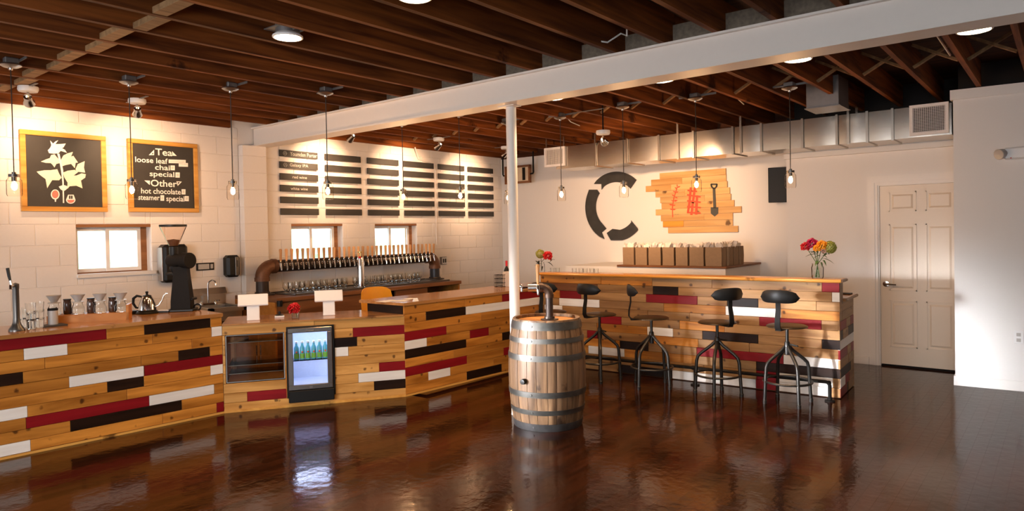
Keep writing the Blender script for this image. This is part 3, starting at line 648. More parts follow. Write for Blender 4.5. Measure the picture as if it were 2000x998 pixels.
# ================================================================== LAMPS
def pendant(px, py, jz, lab):
    P = fz(px, py, 2.86); P.z = ZJ-.03
    t = thing('pendant_lamp', lab, 'lamp', (P.x, P.y, jz-.09), 'mason jar pendants')
    x, y = P.x, P.y; zt = jz+.075
    build(MB().lathe([(.0, .03), (.070, .03), (.072, .020), (.05, .008), (.016, 0), (.014, -.012), (.0, -.012)], (x, y, P.z), 18), 'canopy', 'steel', t, smooth=True)
    build(MB().box((x-.045, y-.045, P.z+.031), (x+.045, y+.045, P.z+.075), None, .006).box((x-.2, y+.046, P.z+.05), (x+.2, y+.05, P.z+.07)).tube([(x-.05, y+.02, P.z+.05), (x-.17, y+.03, P.z+.06), (x-.19, y+.03, P.z+.10)], .008, 6), 'junction_box', 'galvd', t)
    build(MB().tube([(x, y, P.z), (x+.002, y, (P.z+zt)/2), (x, y, zt+.02)], .0042, 6), 'cord', 'cable', t)
    build(MB().lathe([(.0, zt+.02), (.014, zt+.02), (.014, zt+.006), (.036, zt+.004), (.036, zt-.016)], (x, y, 0), 16).lathe([(.017, zt-.016), (.017, zt-.05)], (x, y, 0), 10), 'lid', 'darksteel', t, smooth=True)
    build(MB().lathe([(.034, zt-.012), (.035, zt-.024), (.049, zt-.042), (.050, zt-.06), (.050, zt-.145), (.044, zt-.160), (.0, zt-.162)], (x, y, 0), 18), 'jar', 'jar', t, smooth=True)
    build(MB().sphere((x, y, zt-.085), .019, 10, 6, (1, 1, 1.6)), 'bulb', 'bulb', t, smooth=True)
    return t
PEND = [((21, 140), 2.02, 'mason jar pendant at far left, beside the botanical chalkboard'),
 ((252, 172), 2.02, 'mason jar pendant before the left edge of the tea chalkboard'),
 ((450, 184), 2.015, 'mason jar pendant before the white wall left of the block pilaster'),
 ((636, 192), 2.015, 'mason jar pendant before the gap of the first two beer board columns'),
 ((785, 250), 2.05, 'mason jar pendant before the gap of the third and fourth beer board columns'),
 ((896, 232), 2.02, 'mason jar pendant before the last two beer board columns'),
 ((990, 248), 2.02, 'mason jar pendant mostly hidden behind the white post'),
 ((1094, 238), 2.03, 'mason jar pendant below the left duct grille'),
 ((1216, 218), 2.03, 'mason jar pendant inside the big black letter C'),
 ((1358, 202), 2.05, 'mason jar pendant before the plank sign with the shovel'),
 ((1542, 182), 2.05, 'mason jar pendant at right, beside the dark screen')]
for (p, z, l_) in PEND: pendant(*p, z, l_)
def track_spot(px, py, aim, en, lab, z=2.86):
    P = fz(px, py, z); x, y = P.x, P.y
    t = thing('spot_lamp', lab, 'lamp', (x, y, z), 'ceiling spots')
    build(MB().lathe([(.075, z+.055), (.078, z+.03), (.07, z+.012), (.02, z+.008), (.0, z+.008)], (x, y, 0), 16), 'canopy', 'whitep', t, smooth=True)
    d = (Vector(aim)-Vector((x, y, z-.06))).normalized(); c = Vector((x, y, z-.055))
    build(MB().tube([(x, y, z+.01), c-d*.02], .009, 8), 'arm', 'galv', t)
    build(MB().box((x-(.22 if z > 2.8 else .33), y-.012, ZJ-.006), (x+(.22 if z > 2.8 else .02), y+.012, ZJ)), 'mount_bar', 'galvd', t)
    if z > 2.8: build(MB().lathe([(.02, z+.05), (.02, ZJ-.005)], (x, y, 0), 10), 'nipple', 'galv', t)
    if z < 2.8: build(MB().tube([(x, y, z+.05), (x, y, ZJ+.10)], .008, 8), 'stem', 'blackm', t)
    build(MB().lathe([(.012, -.05), (.03, -.045), (.032, .0), (.045, .045), (.045, .06)], c, 14, tuple(d), False), 'housing', 'chrome', t, smooth=True)
    build(MB().lathe([(.0, .035), (.04, .040), (.04, .045)], c, 14, tuple(d), False), 'lens', 'can', t)
    s = lamp('spot_light', 'SPOT', tuple(c+d*.07), en, (1, .61, .35), aim, spot_size=math.radians(84), spot_blend=1.0, shadow_soft_size=.035)
    return t
WARM = (1, .64, .36)
track_spot(55, 182, (XL, 2.30, 2.45), 75, 'small ceiling spot above the botanical chalkboard')
track_spot(268, 205, (XL, 3.15, 2.40), 75, 'small ceiling spot above the tea chalkboard')
track_spot(687, 260, (XL, 5.47, 2.42), 125, 'small ceiling spot above the second beer board column')
track_spot(857, 277, (XL, 6.86, 2.42), 125, 'small ceiling spot above the fourth beer board column')
track_spot(988, 293, (XL, 8.26, 2.35), 125, 'small ceiling spot half hidden by the white post')
track_spot(1178, 265, (-4.75, YB, 1.98), 330, 'small ceiling spot hanging in front of the duct', 2.62)
def downlight(px, py, lab, z=ZJ, en=110):
    P = fz(px, py, z); x, y = P.x, P.y
    t = thing('downlight', lab, 'lamp', (x, y, z), 'round downlights')
    build(MB().lathe([(.0, z+.19), (.075, z+.19), (.078, z+.02)], (x, y, 0), 20), 'can', 'galvd', t, smooth=True)
    build(MB().lathe([(.078, z+.02), (.098, z+.004), (.098, z-.006), (.088, z-.008), (.083, z+.002)], (x, y, 0), 24, None, False), 'trim_ring', 'whitep', t, smooth=True)
    build(MB().lathe([(.084, z-.002), (.06, z-.012), (.0, z-.018)], (x, y, 0), 24, None, False), 'lens', 'can', t, smooth=True)
    build(MB().box((x-.18, y-.012, z+.03), (x+.18, y-.008, z+.05)).box((x-.18, y+.05, z+.03), (x+.18, y+.054, z+.05)).box((x-.12, y-.10, z+.05), (x+.10, y+.08, z+.056)), 'hanger_bars', 'galvd', t)
    lamp('downlight_light', 'SPOT', (x, y, z-.03), en, WARM, (x, y, 0), spot_size=math.radians(125), spot_blend=.6, shadow_soft_size=.07)
    return t
downlight(562, 72, 'glowing round downlight between the left joists')
downlight(810, -6, 'glowing round downlight cut by the top edge of the picture')
downlight(1080, 191, 'glowing round downlight behind the beam, nearest the post', BZ0+.09, 85)
downlight(1292, 156, 'glowing round downlight behind the beam, second from the post', BZ0+.09, 85)
downlight(1558, 115, 'glowing round downlight behind the beam, third from the post', BZ0+.09, 85)
downlight(1903, 58, 'glowing round downlight behind the beam, near the right edge', BZ0+.09, 50)

# ================================================================== DUCT AND CEILING FITTINGS
DY = 8.08; dz0, dz1 = 2.487, 2.80
dt = thing('air_duct', 'long galvanised sheet-metal air duct hung along the back wall with white grilles', 'duct', (-3.3, DY, dz0))
xs = [-5.72, -5.05, -4.55, -4.09, -3.62, -3.12, -2.78, -2.32, -1.96, -1.66, -1.42, -.895]
for i in range(len(xs)-1):
    a, b = xs[i], xs[i+1]
    bow = .006*((i*37) % 3-1)
    mb = MB(); n_ = 8; top = []
    for k in range(n_+1):
        f_ = k/n_; xx = a+.004+(b-a-.008)*f_; o_ = math.sin(PI*f_)*(.008+bow)
        top += [(xx, DY-o_, dz0), (xx, DY-o_-.004, (dz0+dz1)/2), (xx, DY-o_, dz1)]
    fs = []
    for k in range(n_): fs += [(3*k, 3*k+3, 3*k+4, 3*k+1), (3*k+1, 3*k+4, 3*k+5, 3*k+2)]
    m_ = len(top); top += [(a+.004, DY+.45, dz0), (b-.004, DY+.45, dz0), (a+.004, DY+.45, dz1), (b-.004, DY+.45, dz1)]
    fs += [tuple(3*k for k in range(n_+1))+(m_+1, m_), tuple(3*k+2 for k in range(n_+1))+(m_+3, m_+2), (0, 1, 2, m_+2, m_), (3*n_, 3*n_+1, 3*n_+2, m_+3, m_+1), (m_, m_+1, m_+3, m_+2)]
    mb.add(top, fs); build(mb, 'duct_section', 'galv', dt, smooth=True)
    if i: build(MB().box((a-.012, DY-.02, dz0-.012), (a+.012, DY+.45, dz0-.001)).box((a-.012, DY-.022, dz0-.012), (a+.012, DY-.012, dz1+.01)), 'seam', 'galv', dt)
for (px0, px1, py0, py1, dep, nv) in ((1064, 1103.5, 286, 327, -.03, 14), (1776.5, 1853, 205, 264, -.03, 16)):
    p0 = fy(px0, (py0+py1)/2, DY-.03); p1 = fy(px1, (py0+py1)/2, DY-.03); z0 = fy(px0, py1, DY-.03).z; z1 = fy(px0, py0+4, DY-.03).z
    if px0 > 1500: z0 = fy(px0, 266, DY-.03).z; z1 = fy(px0, 207, DY-.03).z
    g = MB()
    for a in (((p0.x, z0), (p1.x, z0+.03)), ((p0.x, z1-.03), (p1.x, z1)), ((p0.x, z0+.03), (p0.x+.03, z1-.03)), ((p1.x-.03, z0+.03), (p1.x, z1-.03))): g.box((a[0][0], DY-.045, a[0][1]), (a[1][0], DY-.01, a[1][1]))
    gr = build(g, 'grille', 'grille', dt)
    build(MB().box((p0.x+.03, DY-.018, z0+.03), (p1.x-.03, DY-.012, z1-.03)), 'grille_back', 'dark', gr)
    sl = MB()
    for k in range(nv):
        f_ = (k+.5)/nv; xx = p0.x+.03+(p1.x-p0.x-.06)*f_; sl.box((xx-.0022, DY-.036, z0+.03), (xx+.0022, DY-.026, z1-.03))
        zz = z0+.03+(z1-z0-.06)*f_; sl.box((p0.x+.03, DY-.028, zz-.002), (p1.x-.03, DY-.02, zz+.002))
    s_ = build(sl, 'grille_fins', 'grille', gr); s_['kind'] = 'stuff'
for px, py in ((1067, 280), (1101, 270), (1162, 265), (1323, 245), (1446, 235), (1656, 210), (1673, 215)):
    P = fy(px, py, DY-.03 if px != 1673 else DY+.3)
    build(MB().box((P.x-.012, P.y-.004, dz0-.014 if px in (1323, 1446, 1656) else dz1-.03), (P.x+.012, P.y+.004, ZJ+.02)), 'hanger_strap', 'galv', dt)
pl = thing('plenum_box', 'dull sheet-metal box hanging between the joists above the duct', 'duct', (-1.92, 7.45, 2.80))
build(MB().box((-2.075, 7.36, 2.80), (-1.765, 7.75, 3.10), None, .004).box((-2.09, 7.345, 2.792), (-1.75, 7.765, 2.80)), 'box', 'galvd', pl)
for k, xx in enumerate((-1.33, -.62)):
    P = MB().tube([(xx-.12, 4.95, ZJ+.07), (xx-.12, 6.6, ZJ+.05)], .008, 6)
    label(build(P, 'ceiling_conduit', 'wire'), ('thin pale conduit run along a joist behind the beam, left of two', 'thin pale conduit run along a joist behind the beam, nearest the right edge')[k], 'conduit')
for px, py, l_ in ((1398, 170, 'curling pale cable hanging between joists by the right pendant'), (1050, 222, 'pale cable looping down to the pendant under the left duct grille'), (1225, 65, 'loop of pale cable between joists above the beam middle')):
    z = ZJ+.03; a = fz(px, py, z); b = a+Vector((-.05, .55, .10)); c = a+Vector((-.12, 1.05, -.01)) if py > 100 else a+Vector((-.3, .05, .02))
    if py < 100: b = a+Vector((-.14, .16, .06))
    label(build(MB().tube([a+Vector((0, 0, .15)), a*.55+b*.45+Vector((.02, 0, -.02)), b, b*.5+c*.5+Vector((0, 0, -.04)), c], .006, 6), 'ceiling_cable', 'wire'), l_, 'cable')
# conduit down the left wall
a = fx(853, 478, XL+.015); zt = 2.70
label(build(MB().tube([(XL+.016, a.y, 1.42), (XL+.016, a.y, zt-.12), (XL+.016, a.y-.03, zt-.04), (XL+.016, a.y-.12, zt), (XL+.016, a.y-.35, zt+.03), (XL+.05, a.y-.45, 2.9)], .011, 8), 'wall_conduit', 'paint', smooth=True), 'white painted conduit dropping down the block wall past the beer boards', 'conduit')
p = fx(864, 509, XL)
t = thing('wall_outlet', 'grey outlet box on the block wall right of the tap pipe', 'outlet', (XL, p.y, p.z-.06))
build(MB().box((XL, p.y-.06, p.z-.06), (XL+.045, p.y+.06, p.z+.06), None, .006), 'box', 'galvd', t)
build(MB().box((XL+.045, p.y-.05, p.z-.05), (XL+.049, p.y+.05, p.z+.05)), 'plate', 'steel', t)
for k in (-.022, .022): build(MB().box((XL+.049, p.y+k-.014, p.z-.032), (XL+.052, p.y+k+.014, p.z+.032), None, .002), 'socket', 'black', t)

# ================================================================== CHALKBOARDS
UY, UZ, NX = Vector((0, 1, 0)), Vector((0, 0, 1)), Vector((1, 0, 0))
def chalkboard(y0, y1, z0, z1, lab, name='chalkboard'):
    t = thing(name, lab, 'chalkboard', (XL, (y0+y1)/2, z0)); w = .047
    build(MB().box((XL+.012, y0+.02, z0+.02), (XL+.030, y1-.02, z1-.02)), 'slate', 'slate', t)
    for a, b in (((y0, z0), (y1, z0+w)), ((y0, z1-w), (y1, z1)), ((y0, z0+w), (y0+w, z1-w)), ((y1-w, z0+w), (y1, z1-w))):
        build(MB().box((XL+.002, a[0]+.0005, a[1]+.0005), (XL+.046, b[0]-.0005, b[1]-.0005), None, .003), 'frame_rail', 'frame', t)
    return t
XB = XL+.0306
def bp(cx, cy, ox, oy, k, dx=0.): return fx(ox+cx/k, oy+cy/k, XB+dx)
b1 = chalkboard(2.105, 2.848, 1.881, 2.653, 'wood-framed chalkboard with a white botanical drawing of a coffee branch')
def drawn(pts, mat, name, parent, k=5.872, ox=30, oy=250, dx=.001):
    q = [bp(x, y, ox, oy, k, dx) for x, y in pts]
    build(MB().prism(q, (.0012, 0, 0)), name, mat, parent)
def circ(cx, cy, rx, ry=None, a0=0, a1=360, n=20): ry = ry or rx; return [(cx+rx*math.cos(math.radians(a0+(a1-a0)*i/n)), cy+ry*math.sin(math.radians(a0+(a1-a0)*i/n))) for i in range(n if a1-a0 == 360 else n+1)]
drawn([(398, 142), (432, 178), (462, 152), (492, 140), (458, 185), (520, 183), (578, 178), (552, 222), (535, 232), (568, 250), (592, 285), (560, 275), (520, 262), (495, 290), (440, 295), (385, 288), (372, 255), (400, 225), (412, 195)], 'chalk', 'drawn_flower', b1)
for f_, mt in (([(292, 385), (350, 360), (395, 345), (410, 310), (450, 302), (475, 335), (505, 365), (520, 400), (470, 412), (448, 452), (425, 420), (405, 402), (350, 400)], 'chalky'),
 ([(520, 372), (550, 315), (600, 290), (660, 274), (638, 330), (664, 318), (718, 396), (690, 400), (682, 462), (640, 412), (575, 425), (532, 440)], 'chalky'),
 ([(690, 470), (715, 415), (795, 380), (786, 455), (800, 512), (745, 505), (700, 500)], 'chalky'),
 ([(244, 500), (330, 485), (400, 484), (480, 472), (500, 520), (530, 570), (500, 600), (422, 598), (395, 640), (365, 690), (346, 585), (300, 552), (272, 530)], 'chalky'),
 ([(548, 510), (600, 490), (680, 480), (720, 505), (668, 545), (700, 545), (760, 520), (808, 530), (800, 570), (752, 602), (770, 692), (700, 662), (622, 668), (596, 700), (598, 625), (560, 565)], 'chalky')): drawn(f_, mt, 'drawn_leaf', b1)
drawn([(480, 295), (505, 295), (530, 400), (548, 480), (555, 620), (560, 860), (545, 860), (538, 620), (525, 500), (508, 400)], 'chalk', 'drawn_stem', b1, dx=.0016)
drawn([(497, 672), (550, 652), (606, 670), (585, 705), (555, 724), (520, 705)], 'chalk', 'drawn_bud', b1, dx=.0020)
drawn(circ(457, 762, 50, 58), 'chalk', 'drawn_cherry', b1); drawn(circ(457, 760, 38, 46), 'chalkr', 'drawn_cherry', b1, dx=.0022); drawn([(450, 815), (468, 815), (466, 846), (452, 846)], 'chalk', 'drawn_stalk', b1)
drawn(circ(635, 822, 54, 46, 0, 180)+[(605, 765), (668, 765)], 'chalk', 'drawn_cup', b1); drawn(circ(635, 824, 42, 34, 0, 180), 'chalkr', 'drawn_cup', b1, dx=.0022)
for a in (615, 638): drawn([(a, 775), (a+18, 775), (a+18, 812), (a, 812)], 'slate', 'drawn_window', b1, dx=.0022)
b2 = chalkboard(3.058, 3.798, 1.884, 2.656, 'wood-framed chalkboard listing teas and other drinks in white letters')
def line(body, cx, cy, w, h, bold=.012):
    k = 6.2375; P = bp(cx, cy, 240, 265, k, .0006); m = mpp(P); a = bp(cx-w/2, cy, 240, 265, k); b = bp(cx+w/2, cy, 240, 265, k)
    text_mesh(body, abs(b.y-a.y), P, UY, UZ, 'lettering', 'chalk', b2, height=h/k*m, bold=bold)
def blk(x0, y0, x1, y1, mt='chalk'): drawn([(x0, y0), (x1, y0+(x1-x0)*.03), (x1, y1+(x1-x0)*.03), (x0, y1)], mt, 'price_tag', b2, 6.2375, 240, 265)
line('Tea', 498, 203, 205, 82); line('loose leaf', 350, 300, 395, 66); line('chai', 482, 388, 180, 64); line('special', 478, 478, 300, 82)
line('Other', 500, 582, 318, 82); line('hot chocolate', 468, 678, 482, 66); line('steamer', 318, 758, 262, 54); line('special', 640, 778, 222, 84)
for p in ([(315, 237), (380, 172), (380, 237)], [(600, 190), (656, 247), (600, 243)], [(262, 545), (330, 548), (326, 600)], [(652, 556), (718, 560), (668, 612)]): drawn(p, 'chalk', 'drawn_triangle', b2, 6.2375, 240, 265)
for p in ([(347, 226), (370, 203), (370, 226)], [(668, 566), (694, 567), (674, 592)]): drawn(p, 'slate', 'drawn_triangle', b2, 6.2375, 240, 265, .0022)
for r_ in ((558, 290, 765, 333), (680, 330, 792, 376), (580, 362, 632, 420), (640, 447, 692, 510), (715, 652, 762, 715), (458, 725, 502, 792), (755, 735, 802, 797)): blk(*r_)
for r_ in ((572, 305, 750, 312), (572, 318, 750, 324), (695, 345, 778, 352), (593, 375, 618, 405), (653, 462, 680, 495), (728, 665, 750, 700), (470, 740, 490, 778), (768, 750, 790, 782)):
    drawn([(r_[0], r_[1]), (r_[2], r_[1]+(r_[2]-r_[0])*.03), (r_[2], r_[3]+(r_[2]-r_[0])*.03), (r_[0], r_[3])], 'chalkd', 'price_mark', b2, 6.2375, 240, 265, .0022)
# ---- beer boards: six columns of six
cols = [(4.845, 5.405), (5.524, 6.112), (6.228, 6.806), (6.91, 7.525), (7.625, 8.22), (8.316, 8.94)]
ords = ['first', 'second', 'third', 'fourth', 'fifth', 'last']
rowsn = ['top', 'second', 'third', 'fourth', 'fifth', 'bottom']
writ = {(0, 0): ('Youmden Porter', .40, .62), (0, 1): ('Galaxy IPA', .27, .49), (0, 2): ('red wine', .21, .50), (0, 3): ('white wine', .25, .48)}
for ci, (ya, yb) in enumerate(cols):
    for ri in range(6):
        z1 = 2.683-ri*.1465; z0 = z1-.083; tx = writ.get((ci, ri))
        lab = ('black beer board with chalk %s lettering, %s in the first column' % (['"Youmden Porter"', '"Galaxy IPA"', '"red wine"', '"white wine"'][ri], rowsn[ri])) if tx else 'blank black beer board, %s row of the %s column from left' % (rowsn[ri], ords[ci])
        t = thing('beer_board', lab, 'sign', (XL, (ya+yb)/2, z0), 'black strips of the beer list')
        build(MB().box((XL+.012, ya, z0), (XL+.032, yb, z1), None, .002), 'slat', 'slate', t)
        build(MB().box((XL+.0005, ya+.05, z0+.03), (XL+.012, ya+.09, z0+.055)).box((XL+.0005, yb-.09, z0+.03), (XL+.012, yb-.05, z0+.055)), 'standoff', 'black', t)
        if tx:
            text_mesh(tx[0], tx[1], (XL+.0325, ya+.56*tx[2], (z0+z1)/2), UY, UZ, 'lettering', 'chalkd', t, height=.05 if ri < 2 else .034)
            if ri < 2:
                c = Vector((XL+.0325, ya+.075, (z0+z1)/2))
                build(MB().tube([c+Vector((0, .026*math.cos(a*PI/3+ri), .026*math.sin(a*PI/3+ri))) for a in range(6)], .0025, 5, True, True).tube([c+Vector((0, -.012, -.01)), c+Vector((0, 0, .012)), c+Vector((0, .012, -.01))], .0025, 5), 'drawn_badge', 'chalkd', t)

# ================================================================== BACK BAR WITH THE TAPS
bb = thing('back_bar', 'long brown wooden back bar along the block wall under the tap pipe', 'counter', (-7.2, 5.7, 0))
zb = .91
build(MB().box((XL+.004, 4.22, zb-.045), (-6.80, 7.20, zb), None, .004), 'bar_top', 'brown', bb)
build(MB().box((-6.86, 4.24, .02), (-6.83, 5.72, zb-.046)), 'front_panel', 'brown', bb)
build(MB().box((-6.86, 5.98, .02), (-6.83, 6.55, zb-.046)), 'front_panel', 'brown', bb)
build(MB().box((XL+.004, 4.22, 0), (-6.83, 4.24, zb-.046)), 'end_panel', 'riser', bb)
build(MB().box((XL+.004, 7.17, 0), (-6.83, 7.19, zb-.046)), 'end_panel', 'riser', bb)
build(MB().box((-7.6, 5.73, 0), (-6.83, 5.755, zb-.046)), 'divider', 'brown', bb)
build(MB().box((XL+.004, 4.25, .0), (-7.55, 7.16, zb-.046)), 'rear_panel', 'dark', bb)
p = fx(542, 592, -6.83)
t = thing('cup_holder', 'small black round holder fixed to the front of the back bar', 'holder', (-6.83, p.y, p.z-.03))
build(MB().lathe([(.0, p.z-.035), (.03, p.z-.035), (.032, p.z+.03), (.028, p.z+.03), (.026, p.z-.02), (0, p.z-.02)], (-6.785, p.y, 0), 14), 'cup', 'black', t, smooth=True); build(MB().box((-6.8298, p.y-.01, p.z-.02), (-6.815, p.y+.01, p.z+.02)), 'bracket', 'black', t)
ty = thing('drip_tray', 'long black drip tray on the back bar under the taps', 'tray', (-7.2, 5.75, zb))
tm = MB(); tm.box((-7.44, 4.55, zb), (-6.92, 7.08, zb+.010)).box((-6.935, 4.55, zb+.01), (-6.92, 7.08, zb+.022)).box((-7.44, 4.55, zb+.01), (-7.425, 7.08, zb+.022))
build(tm, 'tray', 'darksteel', ty)
tp_ = thing('tap_pipe', 'thick black iron pipe with rusty elbows carrying the row of beer taps', 'tap pipe', (-7.35, 5.78, zb))
XP, ZP, RP = -7.35, 1.245, .073
yl, yr = 4.385, 7.205
build(MB().tube([(XP, yl+.14, ZP), (XP, yr-.14, ZP)], RP, 20), 'pipe', 'iron', tp_, smooth=True)
for y_, sg, mt in ((yl, 1, 'iron'), (yr, -1, 'bluedark')):
    el = [(XP, y_+sg*(.13-.13*math.cos(a)) if 0 else y_+sg*.13*(1-math.cos(a)), ZP-.13+.13*math.sin(a)) for a in [i*PI/2/8 for i in range(9)]]
    build(MB().tube(el+[(XP, y_+sg*.17, ZP)], RP+.007, 20).tube([(XP, y_, ZP-.17), (XP, y_, ZP-.125)], RP+.014, 20).tube([(XP, y_+sg*.13, ZP), (XP, y_+sg*.175, ZP)], RP+.014, 20), 'elbow', 'rust', tp_, smooth=True)
    build(MB().tube([(XP, y_, zb+.012), (XP, y_, ZP-.14)], RP, 20), 'upright', mt, tp_, smooth=True)
    build(MB().lathe([(.14, zb+.001), (.14, zb+.016), (.09, zb+.022), (.085, zb+.04)], (XP, y_, 0), 22), 'flange', 'iron', tp_, smooth=True)
NT = 34
for i in range(NT):
    y = 4.56+(7.075-4.56)*i/(NT-1); x0 = XP+RP
    if i == 0:
        tap = thing('beer_tap', 'beer tap with wooden handle, first from the left elbow of the pipe', 'tap', (x0, y, ZP+.01), 'beer taps on the iron pipe')
        build(MB().tube([(x0, y, ZP+.015), (x0+.045, y, ZP+.015)], .009, 8).lathe([(.015, 0), (.015, .008)], (x0, y, ZP+.015), 10, (1, 0, 0)), 'shank', 'chrome', tap, smooth=True)
        build(MB().tube([(x0+.045, y, ZP+.035), (x0+.047, y, ZP+.005), (x0+.058, y, ZP-.025), (x0+.060, y, ZP-.05)], [.011, .012, .009, .008], 8), 'spout', 'chrome', tap, smooth=True)
        build(MB().lathe([(.008, .0), (.012, .012), (.007, .02), (.007, .03)], (x0+.045, y, ZP+.033), 10), 'ferrule', 'chrome', tap, smooth=True)
        build(MB().lathe([(.011, 0), (.013, .02), (.017, .10), (.0185, .128), (.016, .142), (0, .145)], (x0+.045, y, ZP+.06), 10), 'tap_handle', 'handle', tap, smooth=True)
    else: dup(tap, (x0, y+random.uniform(-.004, .004), ZP+.01), random.uniform(-.06, .06), 'beer tap with wooden handle, %s from the %s elbow of the pipe' % ((nth_(i), 'left') if i < 17 else (nth_(NT-1-i), 'right')))
# chrome tower in the middle of the tray
p = fz(705, 555, zb); p = Vector((-7.05, fx(705, 555, -7.05).y, zb))
tw = thing('water_tower', 'polished steel tap tower standing on the tray before the taps', 'tap tower', p)
zt = fx(704, 508, p.x).z
build(MB().lathe([(.055, zb+.011), (.055, zb+.02), (.045, zb+.025), (.045, zt), (.038, zt+.03), (.0, zt+.045)], (p.x, p.y, 0), 20), 'column', 'chrome', tw, smooth=True)
build(MB().tube([(p.x, p.y, zt-.02), (p.x+.05, p.y-.05, zt-.015)], .012, 8).tube([(p.x+.05, p.y-.05, zt+.03), (p.x+.055, p.y-.055, zt-.07)], [.014, .008], 8), 'spout', 'chrome', tw, smooth=True)
build(MB().sphere((p.x+.05, p.y-.05, zt+.035), .018, 10, 6), 'red_knob', 'petalr', tw, smooth=True)
build(MB().lathe([(.012, zt+.04), (.012, zt+.09), (.035, zt+.095), (.035, zt+.11), (0, zt+.115)], (p.x, p.y, 0), 14), 'top_knob', 'brass', tw, smooth=True)
# glasses under the taps
n_ = 0
for row, xg in ((0, -7.31), (1, -7.23)):
    for i in range(31):
        y = 4.66+i*.079+row*.03
        if (row == 0 and i > 28) or abs(y-p.y) < .04 or (row == 1 and (i % 4 == 3 or i > 26)): continue
        loc = (xg+random.uniform(-.012, .012), y+random.uniform(-.008, .008), zb+.0105)
        if n_ == 0:
            gl = thing('stem_glass', 'clear tasting glass under the beer taps, first from left in the wall-side row', 'glass', loc, 'glasses under the beer taps')
            build(MB().lathe([(.0, .0), (.029, .0), (.027, .005), (.009, .010), (.009, .022), (.024, .034), (.035, .06), (.034, .095), (.030, .125), (.0275, .125), (.031, .095), (.032, .062), (.022, .042), (.0, .036)], (0, 0, 0), 12), 'bowl', 'sglass', gl, local=True, smooth=True)
        else: dup(gl, loc, None, 'clear tasting glass under the beer taps, %s from left in the %s row' % (nth_(i), 'wall-side' if row == 0 else 'near'))
        n_ += 1
# ---- yellow chair behind the counter
yc = Vector((-6.12, 5.06, 0))
ch = thing('chair', 'yellow moulded chair behind the counter, only its back showing', 'chair', yc)
zt = 1.0; bk = MB(); nseg = 10
for k in range(2):
    for i in range(nseg+1):
        f_ = -1+2*i/nseg; h = .26
        for j in range(4):
            g = j/3; rr = .235*(1-.12*g**3); bk.v.append(yc+Vector((-.02+.07*f_*f_-.05*g+.012*k, f_*rr, .66+(zt-.66)*(g*(1-.13*abs(f_)**5)))))
m_ = (nseg+1)*4
for i in range(nseg):
    for j in range(3):
        q = [i*4+j, (i+1)*4+j, (i+1)*4+j+1, i*4+j+1]; bk.f.append(tuple(q)); bk.f.append(tuple(m_+a for a in q[::-1]))
for i in range(nseg): bk.f += [(i*4+3, (i+1)*4+3, m_+(i+1)*4+3, m_+i*4+3), (i*4, m_+i*4, m_+(i+1)*4, (i+1)*4)]
bk.f += [(0, 1, m_+1, m_), (1, 2, m_+2, m_+1), (2, 3, m_+3, m_+2)]; e = nseg*4; bk.f += [(e, m_+e, m_+e+1, e+1), (e+1, m_+e+1, m_+e+2, e+2), (e+2, m_+e+2, m_+e+3, e+3)]
build(bk, 'backrest', 'yellow', ch, smooth=True)
build(MB().box(yc+Vector((-.40, -.22, .60)), yc+Vector((.0, .22, .625)), None, .01), 'seat', 'yellow', ch)
for sx, sy in ((0, -1), (0, 1), (-1, -1), (-1, 1)): build(MB().tube([yc+Vector((-.03+sx*.33, sy*.17, .60)), yc+Vector((.0+sx*.42, sy*.22, 0))], .012, 8), 'leg', 'chrome', ch)
for sy in (-1, 1): build(MB().tube([yc+Vector((-.05, sy*.12, .61)), yc+Vector((-.03, sy*.12, .72))], .01, 8), 'back_strut', 'chrome', ch)

# ================================================================== THINGS ON THE LEFT COUNTER
ZC = .912
def on(px, py, z=ZC): return fz(px, py, z)
# beer font at far left
p = on(33, 646); t = thing('draft_tower', 'slim black chrome draft tower with black handle at far left of the counter', 'tap tower', p)
build(MB().lathe([(.055, 0), (.055, .012), (.035, .04), (.026, .065), (.022, .10), (.022, .32), (.024, .33), (.024, .36), (.0, .37)], p, 16), 'column', 'darksteel', t, smooth=True)
build(MB().tube([p+Vector((.01, -.01, .345)), p+Vector((.07, -.05, .35)), p+Vector((.075, -.052, .325))], .011, 8).tube([p+Vector((.055, -.04, .35)), p+Vector((.05, -.045, .39))], .010, 8), 'spout', 'chrome', t, smooth=True)
build(MB().tube([p+Vector((.05, -.045, .385)), p+Vector((.045, -.05, .42)), p+Vector((.03, -.055, .485))], [.008, .011, .012], 8), 'handle', 'black', t, smooth=True)
# stacked tumblers
k_ = 0
gpos = [(47, 640, 2), (61, 643, 3), (77, 640, 3), (68, 634.5, 2), (53, 634, 2)]
gn = ['front left', 'front middle', 'front right', 'back right', 'back left']
for gi, (px, py, n) in enumerate(gpos):
    for j in range(n):
        q = on(px, py)+Vector((0, 0, .062*j))
        if k_ == 0:
            gt = thing('tumbler', 'clear tumbler at the bottom of the front left stack by the draft tower', 'glass', q, 'stacked tumblers on the left counter')
            build(MB().lathe([(0, .004), (.026, .004), (.027, 0), (.030, .004), (.036, .082), (.034, .082), (.028, .009)], (0, 0, 0), 16), 'wall', 'sglass', gt, local=True, smooth=True)
        else: dup(gt, q, None, 'clear tumbler at the %s of the %s stack by the draft tower' % ('bottom' if j == 0 else 'top' if j == n-1 else 'middle', gn[gi]))
        k_ += 1
